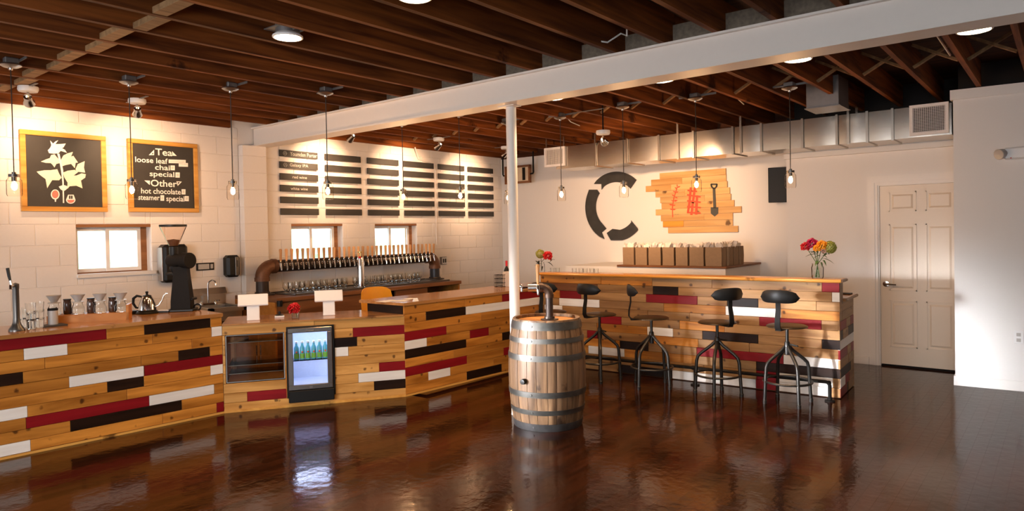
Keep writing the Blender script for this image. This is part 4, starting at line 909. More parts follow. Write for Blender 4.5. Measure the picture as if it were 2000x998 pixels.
# canister on slate
p = on(104, 636); t = thing('serving_slate', 'flat dark slate board under the grey canister', 'tray', p)
build(MB().box(p+Vector((-.045, -.085, 0)), p+Vector((.095, .075, .012)), None, .002), 'slab', 'slate', t)
p = p+Vector((.015, -.005, .0125)); t = thing('canister', 'grey ceramic canister with dark rim on the slate', 'canister', p)
build(MB().lathe([(.0, .002), (.034, 0), (.036, .01), (.036, .115), (.032, .115), (.031, .02), (0, .02)], p, 18), 'body', 'greyp', t, smooth=True)
build(MB().lathe([(.037, .112), (.037, .128), (.03, .128)], p, 18, None, False).tube([p+Vector((.0, -.01, .05)), p+Vector((.02, -.035, .14))], .004, 6).tube([p+Vector((0, .01, .05)), p+Vector((-.01, .03, .135))], .004, 6), 'rim', 'blackm', t, smooth=True)
# riser shelf
a, b = on(92, 633.5), on(252, 624.5); d = (b-a); ln_ = d.length; d = d/ln_; nn = Vector((d.y, -d.x, 0))
t = thing('riser_shelf', 'low honey wood riser shelf at the back of the left counter under the drippers', 'shelf', (a+b)/2)
zr = .066
build(MB().obox((a+b)/2+Vector((0, 0, zr/2)), d, nn, (0, 0, 1), ln_/2, .010, zr/2), 'front_board', 'riser', t)
build(MB().obox((a+b)/2-nn*.10+Vector((0, 0, zr-.008)), d, nn, (0, 0, 1), ln_/2, .089, .008), 'shelf_board', 'riser', t)
build(MB().obox(b-d*.01-nn*.08+Vector((0, 0, .065)), d, nn, (0, 0, 1), .01, .09, .065), 'end_board', 'riser', t)
dl = ['pour-over dripper on its glass server, nearest the grey canister', 'pour-over dripper on its glass server, second from the left', 'pour-over dripper on its glass server, third from the left', 'pour-over dripper on its glass server, nearest the kettle']
for i, f_ in enumerate((.06, .35, .62, .88)):
    q = a+d*(ln_*f_)-nn*.075+Vector((0, 0, zr))
    t = thing('coffee_dripper', dl[i], 'dripper', q, 'pour-over drippers')
    build(MB().lathe([(0, .001), (.045, .001), (.050, .01), (.048, .05), (.034, .085), (.036, .097), (.033, .097), (.031, .084), (.045, .05), (.046, .012), (0, .006)], q, 18), 'server', 'sglass', t, smooth=True)
    build(MB().lathe([(.044, .098), (.044, .104), (.022, .106), (.026, .115), (.056, .165), (.058, .165), (.054, .162), (.022, .118), (0, .112)], q, 20), 'cone', 'greyp', t, smooth=True)
    if i < 3:
        r_ = q+d*.088-nn*.03
        t = thing('coffee_server', ['brown glass coffee server between the first two drippers', 'brown glass coffee server between the second and third drippers', 'brown glass coffee server between the last two drippers'][i], 'carafe', r_, 'brown coffee servers')
        build(MB().lathe([(0, .001), (.028, .001), (.031, .01), (.031, .08), (.027, .115), (.029, .12)], r_, 16), 'body', 'server', t, smooth=True)
        build(MB().lathe([(.030, .1195), (.030, .127), (0, .129)], r_, 16), 'lid', 'black', t, smooth=True)
# kettle on its base
p = on(288, 612); sd = Vector((.62, .78, 0)); fw = Vector((.78, -.62, 0))
t = thing('kettle_base', 'round black electric base under the gooseneck kettle', 'kettle base', p)
build(MB().lathe([(.10, 0), (.102, .008), (.09, .022), (.07, .026), (0, .026)], p, 24), 'plate', 'black', t, smooth=True)
build(MB().obox(p-sd*.115+Vector((0, 0, .016)), sd, fw, (0, 0, 1), .03, .035, .016, .006), 'control', 'black', t)
k = p+Vector((0, 0, .027)); t = thing('gooseneck_kettle', 'polished steel gooseneck kettle with black handle', 'kettle', k)
build(MB().lathe([(0, 0), (.073, 0), (.078, .008), (.072, .05), (.060, .095), (.045, .125), (.040, .130), (.0, .132)], k, 24), 'body', 'chrome', t, smooth=True)
build(MB().lathe([(.040, .130), (.034, .14), (.010, .146), (.009, .158), (.014, .166), (.011, .176), (0, .178)], k, 16), 'lid', 'black', t, smooth=True)
build(MB().tube([k-sd*.045+Vector((0, 0, .128)), k-sd*.085+Vector((0, 0, .138)), k-sd*.115+Vector((0, 0, .115)), k-sd*.118+Vector((0, 0, .07)), k-sd*.095+Vector((0, 0, .03)), k-sd*.075+Vector((0, 0, .025))], [.009, .012, .013, .012, .010, .008], 10), 'handle', 'black', t, smooth=True)
build(MB().tube([k+sd*.066+Vector((0, 0, .03)), k+sd*.10+Vector((0, 0, .045)), k+sd*.125+Vector((0, 0, .085)), k+sd*.145+Vector((0, 0, .135)), k+sd*.168+Vector((0, 0, .155)), k+sd*.176+Vector((0, 0, .150))], [.010, .008, .007, .006, .006, .006], 10), 'spout', 'chrome', t, smooth=True)
# scale
p = on(321, 610); t = thing('scale', 'flat pale digital scale beside the grinder', 'scale', p)
build(MB().obox(p+Vector((0, 0, .009)), sd, fw, (0, 0, 1), .048, .045, .009, .004), 'body', 'black', t); build(MB().obox(p+Vector((0, 0, .021)), sd, fw, (0, 0, 1), .046, .043, .0025), 'plate', 'whitep', t)
# coffee grinder
p = on(357, 607); g = thing('coffee_grinder', 'tall black coffee grinder with clear funnel hopper on the left counter', 'grinder', p)
build(MB().obox(p+Vector((0, 0, .012)), sd, fw, (0, 0, 1), .115, .10, .012, .008), 'base', 'black', g)
mb = MB(); vs = []
for z, hx_, hy_ in ((.024, .085, .085), (.10, .085, .08), (.34, .062, .065), (.42, .058, .062)):
    vs += [p+sd*(sx*hx_)+fw*(sy*hy_)+Vector((0, 0, z)) for sx, sy in ((-1, -1), (1, -1), (1, 1), (-1, 1))]
fs = [(0, 1, 2, 3)[::-1], (12, 13, 14, 15)]
for r_ in range(3):
    for q in range(4): fs.append((r_*4+q, r_*4+(q+1) % 4, r_*4+4+(q+1) % 4, r_*4+4+q))
build(mb.add(vs, fs), 'column', 'blackm', g)
zc_ = .475; ax = (sd*.55+fw*.83).normalized()
ax = (sd*.80+fw*.60).normalized()
c = p+Vector((0, 0, zc_))
build(MB().lathe([(.0, -.155), (.055, -.155), (.062, -.14), (.062, .02), (.075, .025), (.075, .11), (.068, .118), (0, .118)], c, 24, tuple(ax)), 'motor', 'blackm', g, smooth=True)
f0 = c-ax*.10
build(MB().lathe([(.035, .05), (.038, .075), (.038, .13), (.030, .13)], f0, 16), 'collar', 'black', g, smooth=True)
build(MB().lathe([(.036, .125), (.042, .14), (.118, .325), (.114, .325), (.040, .145)], f0, 24, None, False), 'hopper', 'hop', g, smooth=True)
build(MB().lathe([(.0, .130), (.038, .142), (.060, .195), (.0, .205)], f0, 20), 'beans', 'beans', g)
build(MB().lathe([(.121, .322), (.121, .342), (.0, .344)], f0, 24), 'hopper_lid', 'black', g, smooth=True)
build(MB().lathe([(.03, 0), (.034, -.06), (.02, -.085), (.018, -.12)], f0-ax*.01+Vector((0, 0, -.02)), 14), 'chute', 'black', g, smooth=True)
build(MB().obox(f0-ax*.02+Vector((0, 0, -.125)), ax, ax.cross(UZ), (0, 0, 1), .05, .045, .012, .005), 'bag_shelf', 'black', g)
build(MB().tube([c+ax*.12+Vector((0, 0, -.30))*0+Vector((.0, .0, -.36)), c+sd*.12+Vector((0, 0, -.36))], .012, 8).tube([p+sd*.13+UZ*.03+Vector((0, 0, .03*math.sin(i*PI/4)))+sd*(.03*math.cos(i*PI/4)) for i in range(8)], .008, 6, True, True), 'switch', 'black', g, smooth=True)
# second dispenser behind the grinder
q0, q1 = fx(306, 478, XL), fx(360, 545, XL)
t = thing('paper_towel_holder', 'dark wall dispenser half hidden behind the coffee grinder', 'dispenser', (XL, (q0.y+q1.y)/2, q1.z))
build(MB().box((XL+.001, q0.y, q1.z-.02), (XL+.16, q1.y-.02, q0.z), None, .03), 'body', 'black', t)
build(MB().box((XL+.03, q0.y-.012, q1.z), (XL+.14, q0.y-.001, q0.z-.03), None, .004), 'side_panel', 'steel', t)
# towel dispenser, small sign, sink
q0, q1 = fx(434, 499, XL+.05), fx(466, 540, XL+.05)
t = thing('towel_dispenser', 'rounded black towel dispenser on the block wall beside the pilaster', 'dispenser', (XL, (q0.y+q1.y)/2, q1.z))
build(MB().box((XL+.001, q0.y+.02, q1.z), (XL+.13, q1.y-.01, q0.z), None, .03), 'body', 'black', t)
build(MB().box((XL+.13, q0.y+.11, q1.z+.02), (XL+.142, q1.y-.04, q0.z-.02), None, .008), 'front_panel', 'darksteel', t)
build(MB().box((XL+.142, q0.y+.14, q1.z+.12), (XL+.146, q1.y-.07, q0.z-.06), None, .003), 'window', 'slate', t)
q0, q1 = fx(382.5, 514, XL), fx(417.5, 527, XL)
t = thing('wall_sign', 'small black horizontal sign on the block wall above the sink tap', 'sign', (XL, (q0.y+q1.y)/2, q1.z))
build(MB().box((XL+.001, q0.y, q1.z), (XL+.014, q1.y, q0.z), None, .003), 'plate', 'black', t); build(MB().box((XL+.014, q0.y+.02, q1.z+.014), (XL+.016, q1.y-.06, q0.z-.014)), 'light_field', 'greyp', t); build(MB().box((XL+.014, q1.y-.045, q1.z+.018), (XL+.016, q1.y-.015, q0.z-.018)), 'light_square', 'greyp', t)
t = thing('hand_sink', 'wall-hung stainless hand sink with splash back behind the counter', 'sink', (XL, 3.88, .66))
sk = MB(); sx0, sx1, sy0, sy1, sz = XL+.002, -7.18, 3.66, 4.10, .83
sk.box((sx0, sy0, sz), (sx0+.012, sy1, 1.02)); sk.prism([(sx0, sy0, 1.02), (sx0+.012, sy0, 1.02), (sx0+.05, sy0, .95), (sx0+.05, sy0, .94)], (0, sy1-sy0, 0))
for (x0, y0, x1, y1) in ((sx0, sy0, sx1, sy0+.05), (sx0, sy1-.05, sx1, sy1), (sx0, sy0, sx0+.09, sy1), (sx1-.05, sy0, sx1, sy1)): sk.box((x0, y0, sz-.05), (x1, y1, sz))
sk.box((sx0+.09, sy0+.05, .68), (sx1-.05, sy1-.05, .69)).box((sx0+.08, sy0+.04, .68), (sx0+.09, sy1-.04, sz-.04)).box((sx1-.05, sy0+.04, .68), (sx1-.04, sy1-.04, sz-.04)).box((sx0+.08, sy0+.04, .68), (sx1-.04, sy0+.05, sz-.04)).box((sx0+.08, sy1-.05, .68), (sx1-.04, sy1-.04, sz-.04))
build(sk, 'basin', 'steel', t)
fy_ = 3.86; build(MB().tube([(sx0+.075, fy_, sz), (sx0+.075, fy_, 1.07), (sx0+.085, fy_+.01, 1.10), (sx0+.11, fy_+.03, 1.115), (sx0+.14, fy_+.045, 1.105), (sx0+.155, fy_+.05, 1.08), (sx0+.155, fy_+.05, 1.055)], .009, 10), 'faucet', 'chrome', t, smooth=True)
for s_ in (-.085, .085): build(MB().lathe([(.02, sz), (.02, sz+.03), (.012, sz+.05)], (sx0+.075, fy_+s_, 0), 12).tube([(sx0+.075, fy_+s_, sz+.045), (sx0+.13, fy_+s_*1.2, sz+.05)], .007, 8), 'tap_lever', 'chrome', t, smooth=True)
build(MB().tube([(sx0+.075, fy_-.09, sz+.012), (sx0+.075, fy_+.09, sz+.012)], .014, 10), 'tap_body', 'chrome', t)
build(MB().prism([(sx0, sy0+.03, .55), (sx0, sy0+.03, .68), (sx0+.3, sy0+.03, .68)], (0, .01, 0)).prism([(sx0, sy1-.04, .55), (sx0, sy1-.04, .68), (sx0+.3, sy1-.04, .68)], (0, .01, 0)), 'bracket', 'steel', t)
# ================================================================== ON THE MIDDLE AND RIGHT COUNTERS
Z2 = .8105
for (px, py, lab, tilt) in ((495, 626, 'white tablet stand on the low counter, left of the two', .0), (643, 616, 'white tablet stand on the low counter, nearer the paper menus', .0)):
    p = fz(px, py, Z2); t = thing('tablet_stand', lab, 'tablet stand', p, 'white tablet stands')
    v = (Vector((0, 0, 0))-Vector((p.x, p.y, 0))).normalized()        # out to the customers
    v = (v*.6+n2*.4).normalized(); h_ = Vector((-v.y, v.x, 0))
    build(MB().obox(p-v*.06+Vector((0, 0, .006)), h_, v, (0, 0, 1), .058, .055, .006, .004), 'base', 'whitep', t)
    up = (UZ*.93-v*.20).normalized()
    build(MB().obox(p-v*.035+Vector((0, 0, .085)), h_, up.cross(h_), up, .057, .012, .085, .006), 'neck', 'whitep', t)
    sc = (v*.42+UZ*.9).normalized(); f_ = (UZ*.86-v*.5).normalized()
    c = p-v*.055+Vector((0, 0, .188))
    build(MB().obox(c, h_, f_.cross(h_), f_, .135, .012, .06, .01), 'tablet', 'whitep', t)
    build(MB().obox(c-f_.cross(h_)*(.0125 if f_.cross(h_).dot(v) > 0 else -.0125), h_, f_.cross(h_), f_, .12, .001, .05), 'screen', 'black', t)
p = fz(546, 619.5, Z2); t = thing('card_reader', 'small white card reader with a black knob on the low counter', 'card reader', p)
build(MB().obox(p+Vector((0, 0, .008)), u2, n2, (0, 0, 1), .045, .03, .008, .003), 'body', 'whitep', t); build(MB().lathe([(.04, .0165), (.035, .024), (.012, .03), (.012, .055), (0, .057)], p-n2*.015, 14), 'knob', 'black', t, smooth=True)
def flower(c, r, mat, name, par, n=16, seed=1, sq=.8):
    """a full head of overlapping petals round a centre"""
    rd = random.Random(seed); mb = MB(); c = Vector(c); N_ = 64
    for i in range(N_):
        z = 1-1.75*(i+.5)/N_; a = i*2.39996+rd.uniform(-.15, .15); d = Vector((math.sqrt(max(0, 1-z*z))*math.cos(a), math.sqrt(max(0, 1-z*z))*math.sin(a), z)); s = d.orthogonal().normalized(); q = d.cross(s); rr = r*rd.uniform(.86, 1.04)
        w_ = r*.26; t_ = c+d*rr; b_ = c+d*rr*.35
        mb.add([b_, t_-d*r*.28+s*w_, t_+s*w_*.5+q*w_*.3, t_-s*w_*.5+q*w_*.1, t_-d*r*.28-s*w_, t_-d*r*.1-q*w_*.7], [(0, 1, 2, 3, 4), (0, 1, 5, 4), (1, 2, 5), (2, 3, 5), (3, 4, 5)])
    return build(mb, name, mat, par)
def globe(c, r, mat, name, par, n=90, seed=2):
    rd = random.Random(seed); mb = MB(); c = Vector(c)
    for i in range(n):
        z = 1-2*(i+.5)/n; a = i*2.39996; d = Vector((math.sqrt(1-z*z)*math.cos(a), math.sqrt(1-z*z)*math.sin(a), z)); s = d.orthogonal().normalized(); q = d.cross(s)
        P_ = c+d*r*rd.uniform(.88, 1.05); k = r*.20
        mb.add([P_+s*k, P_+q*k, P_-s*k, P_-q*k, P_-d*r*.3], [(0, 1, 2, 3), (0, 4, 1), (1, 4, 2), (2, 4, 3), (3, 4, 0)])
    return build(mb, name, mat, par)
def leaf(mb, a, b, w_, droop=.02):
    w_ = w_*1.45
    a, b = Vector(a), Vector(b); d = (b-a); s = d.cross(UZ); s = s.normalized() if s.length > 1e-5 else Vector((1, 0, 0)); m1 = a+d*.35+UZ*droop; m2 = a+d*.7+UZ*droop*.8
    mb.add([a, m1+s*w_, m1-UZ*w_*.25, m1-s*w_, m2+s*w_*.75, m2-UZ*w_*.2, m2-s*w_*.75, b], [(0, 1, 2), (0, 2, 3), (1, 4, 5, 2), (2, 5, 6, 3), (4, 7, 5), (5, 7, 6)])
p = fz(577, 622, Z2)
t = thing('flower_glass', 'small glass holding one red dahlia on the low middle counter', 'flowers', p)
build(MB().lathe([(0, .004), (.030, .004), (.031, 0), (.033, .004), (.036, .085), (.034, .085), (.031, .01)], p, 18), 'glass', 'glass', t, smooth=True)
build(MB().lathe([(0, .006), (.029, .006), (.031, .05), (0, .05)], p, 14), 'water', 'glass', t)
flower(p+Vector((-.005, -.01, .095)), .062, 'petalr', 'bloom', t, 16, 3)
lf = MB(); leaf(lf, p+UZ*.075, p+Vector((.03, .05, .085)), .018); leaf(lf, p+UZ*.06, p+Vector((.05, .02, .065)), .016); leaf(lf, p+UZ*.07, p+Vector((-.03, -.085, .07)), .014); lf.tube([p+Vector((.01, .01, .01)), p+Vector((0, 0, .09))], .004, 6); build(lf, 'leaves', 'leaf', t)
Z3 = .9225
for i, (px, py, w_, h_, r_) in enumerate(((757, 588, .14, .21, .1), (784, 587.5, .12, .15, .5), (800, 583.5, .10, .14, .25))):
    p = fz(px, py, Z3+.001*i)
    t = build(MB().obox((0, 0, .0008), (math.cos(r_), math.sin(r_), 0), (-math.sin(r_), math.cos(r_), 0), (0, 0, 1), w_/2, h_/2, .0005), 'paper_menu', 'paper', None, local=True); t.location = p; ORG[t.name] = p
    label(t, ['white paper menu nearest the dark end of the right counter', 'white paper menu in the middle of the three on the right counter', 'white paper menu furthest along the right counter'][i], 'paper', 'paper menus')
p = fz(811, 588, Z3); t = thing('paper_menu', 'tiny folded white card beside the menus on the right counter', 'paper', p)
build(MB().prism([p+Vector((-.02, -.02, 0)), p+Vector((.02, -.02, 0)), p+Vector((0, -.02, .03))], (0, .05, 0)), 'card', 'paper', t)
# bottle, wire basket, box at the end
p = fz(991, 560, Z3); t = thing('card_box', 'beige cardboard box on the counter beside the post', 'box', p+Vector((.05, .10, 0)))
build(MB().box(p+Vector((-.075, .0, 0)), p+Vector((.045, .10, .185)), None, .003), 'carton', 'beige', t)
q = fz(977, 560, Z3); t = thing('wire_basket', 'small dark wire basket in front of the beige box', 'basket', q)
wb = MB()
for z in (.004, .05, .10, .148): wb.tube([q+Vector((-.05, -.05, z)), q+Vector((.05, -.05, z)), q+Vector((.05, .05, z)), q+Vector((-.05, .05, z))], .003, 5, True, True)
for k in range(5):
    for (a, b) in ((-.05+.025*k, -.05), (-.05+.025*k, .05), (-.05, -.05+.025*k), (.05, -.05+.025*k)): wb.tube([q+Vector((a, b, .004)), q+Vector((a, b, .148))], .002, 4)
build(wb, 'wires', 'blackm', t)
r_ = p+Vector((-.14, .16, 0)); t = thing('wine_bottle', 'wine bottle with red capsule rising behind the beige box', 'bottle', r_)
build(MB().lathe([(0, .0), (.036, 0), (.037, .01), (.037, .18), (.03, .205), (.014, .235), (.0135, .30)], r_, 16), 'body', 'black', t, smooth=True); build(MB().lathe([(.0145, .245), (.0145, .312), (0, .313)], r_, 12), 'capsule', 'petalr', t, smooth=True)

# ================================================================== ON THE TALL BAR
ZI = 1.1055
p = fz(1602, 542, ZI); p = seg4((p-A4).dot(u4), .07, ZI)
t = thing('flower_vase', 'glass jar of red, orange and green flowers at the right end of the tall bar', 'flowers', p); m = mpp(p)
build(MB().lathe([(0, .006), (.045, .006), (.047, 0), (.052, .01), (.055, .10), (.046, .125), (.048, .14), (.045, .14), (.043, .126), (.051, .10), (.048, .012)], p, 20), 'jar', 'glass', t, smooth=True)
build(MB().lathe([(0, .008), (.047, .008), (.050, .095), (0, .095)], p, 18), 'water', 'glass', t)
def at(px, py, dy=0.): return fpl(px, py, p+n4*dy, n4)
st = MB(); rd = random.Random(8)
heads = [(1573, 480, .047, 'petalr', .02), (1586, 474, .058, 'petalm', .0), (1606, 478, .056, 'petalo', .03), (1596, 483, .040, 'petalo', .05)]
for i, (px, py, r_, mt, dy) in enumerate(heads): flower(at(px, py, dy)-UZ*.01, r_, mt, 'bloom', t, 16, 20+i); st.tube([p+Vector((rd.uniform(-.02, .02), rd.uniform(-.02, .02), .01)), p+Vector((0, 0, .13)), at(px, py, dy)], .0035, 6)
globe(at(1621, 483, .0), .058, 'hydra', 'hydrangea', t, 110); globe(at(1609, 489, .05), .026, 'petalp', 'small_bloom', t, 40)
for a, b, w_ in (((1600, 500), (1578, 491), .018), ((1598, 498), (1572, 502), .016), ((1602, 505), (1630, 516), .012), ((1604, 500), (1588, 506), .02), ((1606, 500), (1616, 505), .02), ((1600, 510), (1592, 520), .016), ((1606, 508), (1614, 520), .015), ((1598, 496), (1590, 488), .02), ((1608, 496), (1604, 488), .02), ((1603, 512), (1606, 524), .013), ((1595, 492), (1582, 497), .018), ((1610, 500), (1620, 497), .016)): leaf(st, at(*a), at(*b, rd.uniform(-.03, .05)), w_)
st.tube([p+Vector((.01, 0, .01)), p+Vector((0, 0, .13)), at(1621, 483)], .0035, 6)
build(st, 'stems_and_leaves', 'leaf', t)
p = seg4((fpl(1058, 533, seg4(0, .09, ZI), n4)-A4).dot(u4), .09, ZI)
t = thing('flower_vase', 'small vase with red dahlia and green heads at the left end of the tall bar', 'flowers', p)
build(MB().lathe([(0, .004), (.033, .004), (.035, 0), (.040, .01), (.038, .09), (.028, .11), (.031, .12)], p, 18), 'vase', 'glass', t, smooth=True)
flower(at(1070, 500)-UZ*.0, .062, 'petalr', 'bloom', t, 16, 31); globe(at(1055, 496), .055, 'hydra', 'hydrangea', t, 90)
st = MB(); st.tube([p+UZ*.01, p+UZ*.12, at(1069, 500)], .0035, 6).tube([p+UZ*.01, p+UZ*.12, at(1056, 497)], .0035, 6).tube([p+UZ*.01, p+UZ*.1, at(1047, 514)], .003, 6)
for a, b, w_ in (((1055, 520), (1044, 509), .014), ((1055, 522), (1044, 519), .013), ((1052, 515), (1049, 527), .014), ((1066, 512), (1081, 521), .010), ((1074, 512), (1084, 508), .012), ((1056, 510), (1050, 516), .018), ((1060, 520), (1058, 530), .012)): leaf(st, at(*a), at(*b), w_)
build(st, 'stems_and_leaves', 'leafd', t)
k_ = 0
for s_, dd_ in ((.10, .11), (.17, .12), (.42, .09), (.50, .11), (.57, .09), (.64, .12), (.71, .10)):
    q = seg4(s_, dd_, ZI)
    if k_ == 0:
        sg = thing('shot_glass', 'small clear glass at the left end of the tall bar, first from left', 'glass', q, 'small glasses on the tall bar')
        build(MB().lathe([(0, .004), (.022, .004), (.023, 0), (.026, .05), (.024, .05), (.021, .008)], (0, 0, 0), 14), 'wall', 'glass', sg, local=True, smooth=True)
    else: dup(sg, q, None, 'small clear glass at the left end of the tall bar, %s from left' % nth_(k_))
    k_ += 1
p = seg4(ln4-.05, .60, .9172); t = thing('clip_tray', 'small flat dark tray on the work ledge by the door', 'tray', p)
build(MB().box(p+Vector((-.045, -.05, 0)), p+Vector((.045, .05, .012)), None, .003), 'tray', 'black', t)

# ================================================================== BACK OF THE ROOM
hwl = thing('half_wall', 'white half-height wall with brown cap behind the tall bar', 'half wall', (-4.5, 8.6, 0))
build(MB().box((-5.55, 8.02, 0), (-3.21, YB-.001, 1.105)), 'wall', 'drywall', hwl)
build(MB().box((-4.70, 8.0, 1.105), (-3.19, YB-.001, 1.13), None, .003), 'cap', 'brown', hwl)
bx_ = [1215, 1239.5, 1265, 1292, 1318, 1344.5, 1376, 1411]
def paper_bag(x0, x1, y0, y1, h, lab, seed):
    rd = random.Random(seed); z = 1.1305; c = Vector(((x0+x1)/2, (y0+y1)/2, z))
    t = thing('paper_bag', lab, 'bag', c, 'brown paper bags on the half wall')
    e = .006; vs = []
    for zz, ex in ((0, 0), (h*.5, rd.uniform(-.003, .005)), (h, rd.uniform(-.001, .002))):
        vs += [(x0-ex+e, y0-ex, z+zz), (x1+ex-e, y0-ex, z+zz), (x1+ex-e, y1, z+zz), (x0-ex+e, y1, z+zz), (x0+e+.012, (y0+y1)/2, z+zz), (x1-e-.012, (y0+y1)/2, z+zz)]
    fs = []
    ring = [0, 1, 5, 2, 3, 4]
    for k in range(2):
        for i in range(6): a, b = ring[i], ring[(i+1) % 6]; fs.append((k*6+a, k*6+b, k*6+6+b, k*6+6+a))
    fs.append(tuple(ring[::-1])); build(MB().add(vs, fs), 'bag', 'kraft', t)
    mb = MB()
    for i in range(16):
        q = Vector((rd.uniform(x0+.015, x1-.015), rd.uniform(y0+.015, y1-.015), z+h-.01)); a = rd.uniform(0, PI); s = Vector((math.cos(a), math.sin(a), 0)); w_ = rd.uniform(.02, .045); hh = rd.uniform(.04, .085); n_ = Vector((-s.y, s.x, 0))*rd.uniform(-.03, .03)
        mb.add([q-s*w_*.4, q+s*w_*.4, q+s*w_+UZ*hh*.7+n_, q+s*w_*.2+UZ*hh+n_*1.4, q-s*w_*.6+UZ*hh*.8+n_*.7], [(0, 1, 2, 3, 4)])
    k = build(mb, 'tissue', 'tissue', t); k['kind'] = 'stuff'
nth = ['first', 'second', 'third', 'fourth', 'fifth', 'sixth', 'seventh']
for i in range(7):
    a, b = fy(bx_[i], 500, 8.06).x, fy(bx_[i+1], 500, 8.06).x
    paper_bag(a+.007, b-.007, 8.06, 8.20, .232, 'brown paper bag with tissue, %s from left in the front row' % nth[i], 40+i)
for i, (x0, x1, y0) in enumerate(((-3.40, -3.25, 8.24), (-3.40, -3.25, 8.42), (-3.40, -3.25, 8.60))):
    paper_bag(x0, x1, y0, y0+.14, .232, 'brown paper bag with tissue, %s behind the right end of the front row' % ['directly', 'second', 'third'][i], 60+i)
# ---- black C on the wall
def cpt(px, py): return fy(px, py, YB-.012)
Cc = Vector((-5.40, YB-.012, 1.958))
def arc(r, a0, a1, n=14): return [Cc+Vector((r*math.cos(math.radians(a0+(a1-a0)*i/n)), 0, r*math.sin(math.radians(a0+(a1-a0)*i/n)))) for i in range(n+1)]
cs_ = thing('letter_sign', 'big round black letter C in three steel pieces on the back wall', 'sign', (Cc.x, YB, 1.44))
pcs = [arc(.533, 46, 128)+[cpt(1160.5, 359.5), cpt(1175.3, 359.5), cpt(1175.8, 370.4)]+arc(.372, 122, 44),
       [cpt(1151, 370.4)]+arc(.545, 153, 238)+[cpt(1181, 466.5), cpt(1176, 454), cpt(1184.8, 446.4)]+arc(.352, 228, 142)+[cpt(1166.8, 370.4)],
       [cpt(1185.7, 455), cpt(1197, 447)]+arc(.368, 282, 318)+[cpt(1233, 430.5), cpt(1246, 446)]+arc(.532, 316, 282)+[cpt(1193.7, 469.3)]]
for q in pcs: build(MB().prism([v for v in q], (0, -.014, 0)), 'piece', 'logo', cs_)
# ---- plank sign
pg = thing('plank_sign', 'sign of ragged pine boards painted with wheat, fence and shovel on the back wall', 'sign', (-4.1, YB, 1.56))
ks = 7.127
rw_ = [(275, 1195), (155, 1200), (80, 1215), (215, 1250), (280, 1265), (300, 1310), (220, 1410), (290, 1290), (320, 1290), (390, 1365)]
zt, zb_ = fy(1250+700/ks, 320+98/ks, YB-.02).z, fy(1250+850/ks, 320+958/ks, YB-.02).z; hh = (zt-zb_)/10
ys_ = YB-.022
for i, (a, b) in enumerate(rw_):
    yy = 320+(105+86*i+43)/ks; xa, xb = fy(1250+a/ks, yy, ys_).x, fy(1250+b/ks, yy, ys_).x; z1 = zt-i*hh; rd = random.Random(70+i)
    cut = xa+(xb-xa)*rd.uniform(.3, .7) if i not in (0, 9, 8) else (xa+(xb-xa)*.31 if i == 8 else None)
    for (q0, q1, mt) in (((xa, cut, 'palletd' if i == 8 else 'pallet'), (cut, xb, 'pallet')) if cut else ((xa, xb, 'pallet'),)):
        build(MB().box((q0+.0008, ys_-rd.uniform(0, .005), z1-hh+.001), (q1-.0008, YB-.004, z1-.001)), 'board', mt, pg)
def pp(x, y): return fy(1250+x/ks, 320+y/ks, ys_-.006)
def strk(pts, w_, mt, name, d=.0):
    mb = MB()
    for i in range(len(pts)-1):
        a, b = pp(*pts[i]), pp(*pts[i+1]); a.y -= d; b.y -= d; t_ = (b-a).normalized(); s = Vector((-t_.z, 0, t_.x))*w_/2
        mb.prism([a-s-t_*w_*.2, b-s+t_*w_*.2, b+s+t_*w_*.2, a+s-t_*w_*.2], (0, -.0012, 0))
    return mb
def emblem(mbs, mt, name):
    m_ = MB()
    for q in mbs: m_.add(q.v, q.f)
    build(m_, name, mt, pg)
lv = [strk([(455, 742), (452, 600), (470, 480), (520, 320)], .014, 0, '')]
for (x, y, dx, dy) in ((452, 640, -40, -15), (452, 640, 50, -10), (455, 575, -55, -15), (458, 580, 40, -10), (462, 520, -30, -15), (468, 520, 60, -15), (476, 450, -35, -25), (484, 460, 45, 20), (490, 400, -30, -30), (500, 400, 40, -15), (508, 350, -25, -30), (520, 330, 45, -20), (520, 320, -5, -40)):
    lv.append(MB().prism([pp(x, y), pp(x+dx*.4-dy*.22, y+dy*.4+dx*.22), pp(x+dx, y+dy), pp(x+dx*.4+dy*.22, y+dy*.4-dx*.22)], (0, -.0012, 0)))
emblem(lv, 'inkr', 'wheat_emblem')
emblem([strk([(708, 335), (690, 520), (668, 680)], .035, 0, ''), strk([(765, 335), (735, 540), (715, 705)], .035, 0, ''), strk([(795, 445), (782, 700)], .035, 0, '')]+[strk([(665, 370+k*82), (790, 385+k*82)] if k == 0 else [(660, 350+k*82), (840, 385+k*75)], .022, 0, '', .0005) for k in range(5)], 'inkr', 'fence_emblem')
sh = [strk([(1030, 340), (1040, 610)], .04, 0, ''), MB().prism([pp(x, y) for x, y in ((985, 605), (1090, 605), (1088, 690), (1040, 735), (985, 690))], (0, -.0012, 0))]
hd = [(990, 285), (1072, 285), (1066, 315), (1040, 345), (1022, 345), (996, 315)]
sh += [strk([hd[i], hd[(i+1) % 6]], .024, 0, '') for i in range(6)]
emblem(sh, 'inkb', 'shovel_emblem')
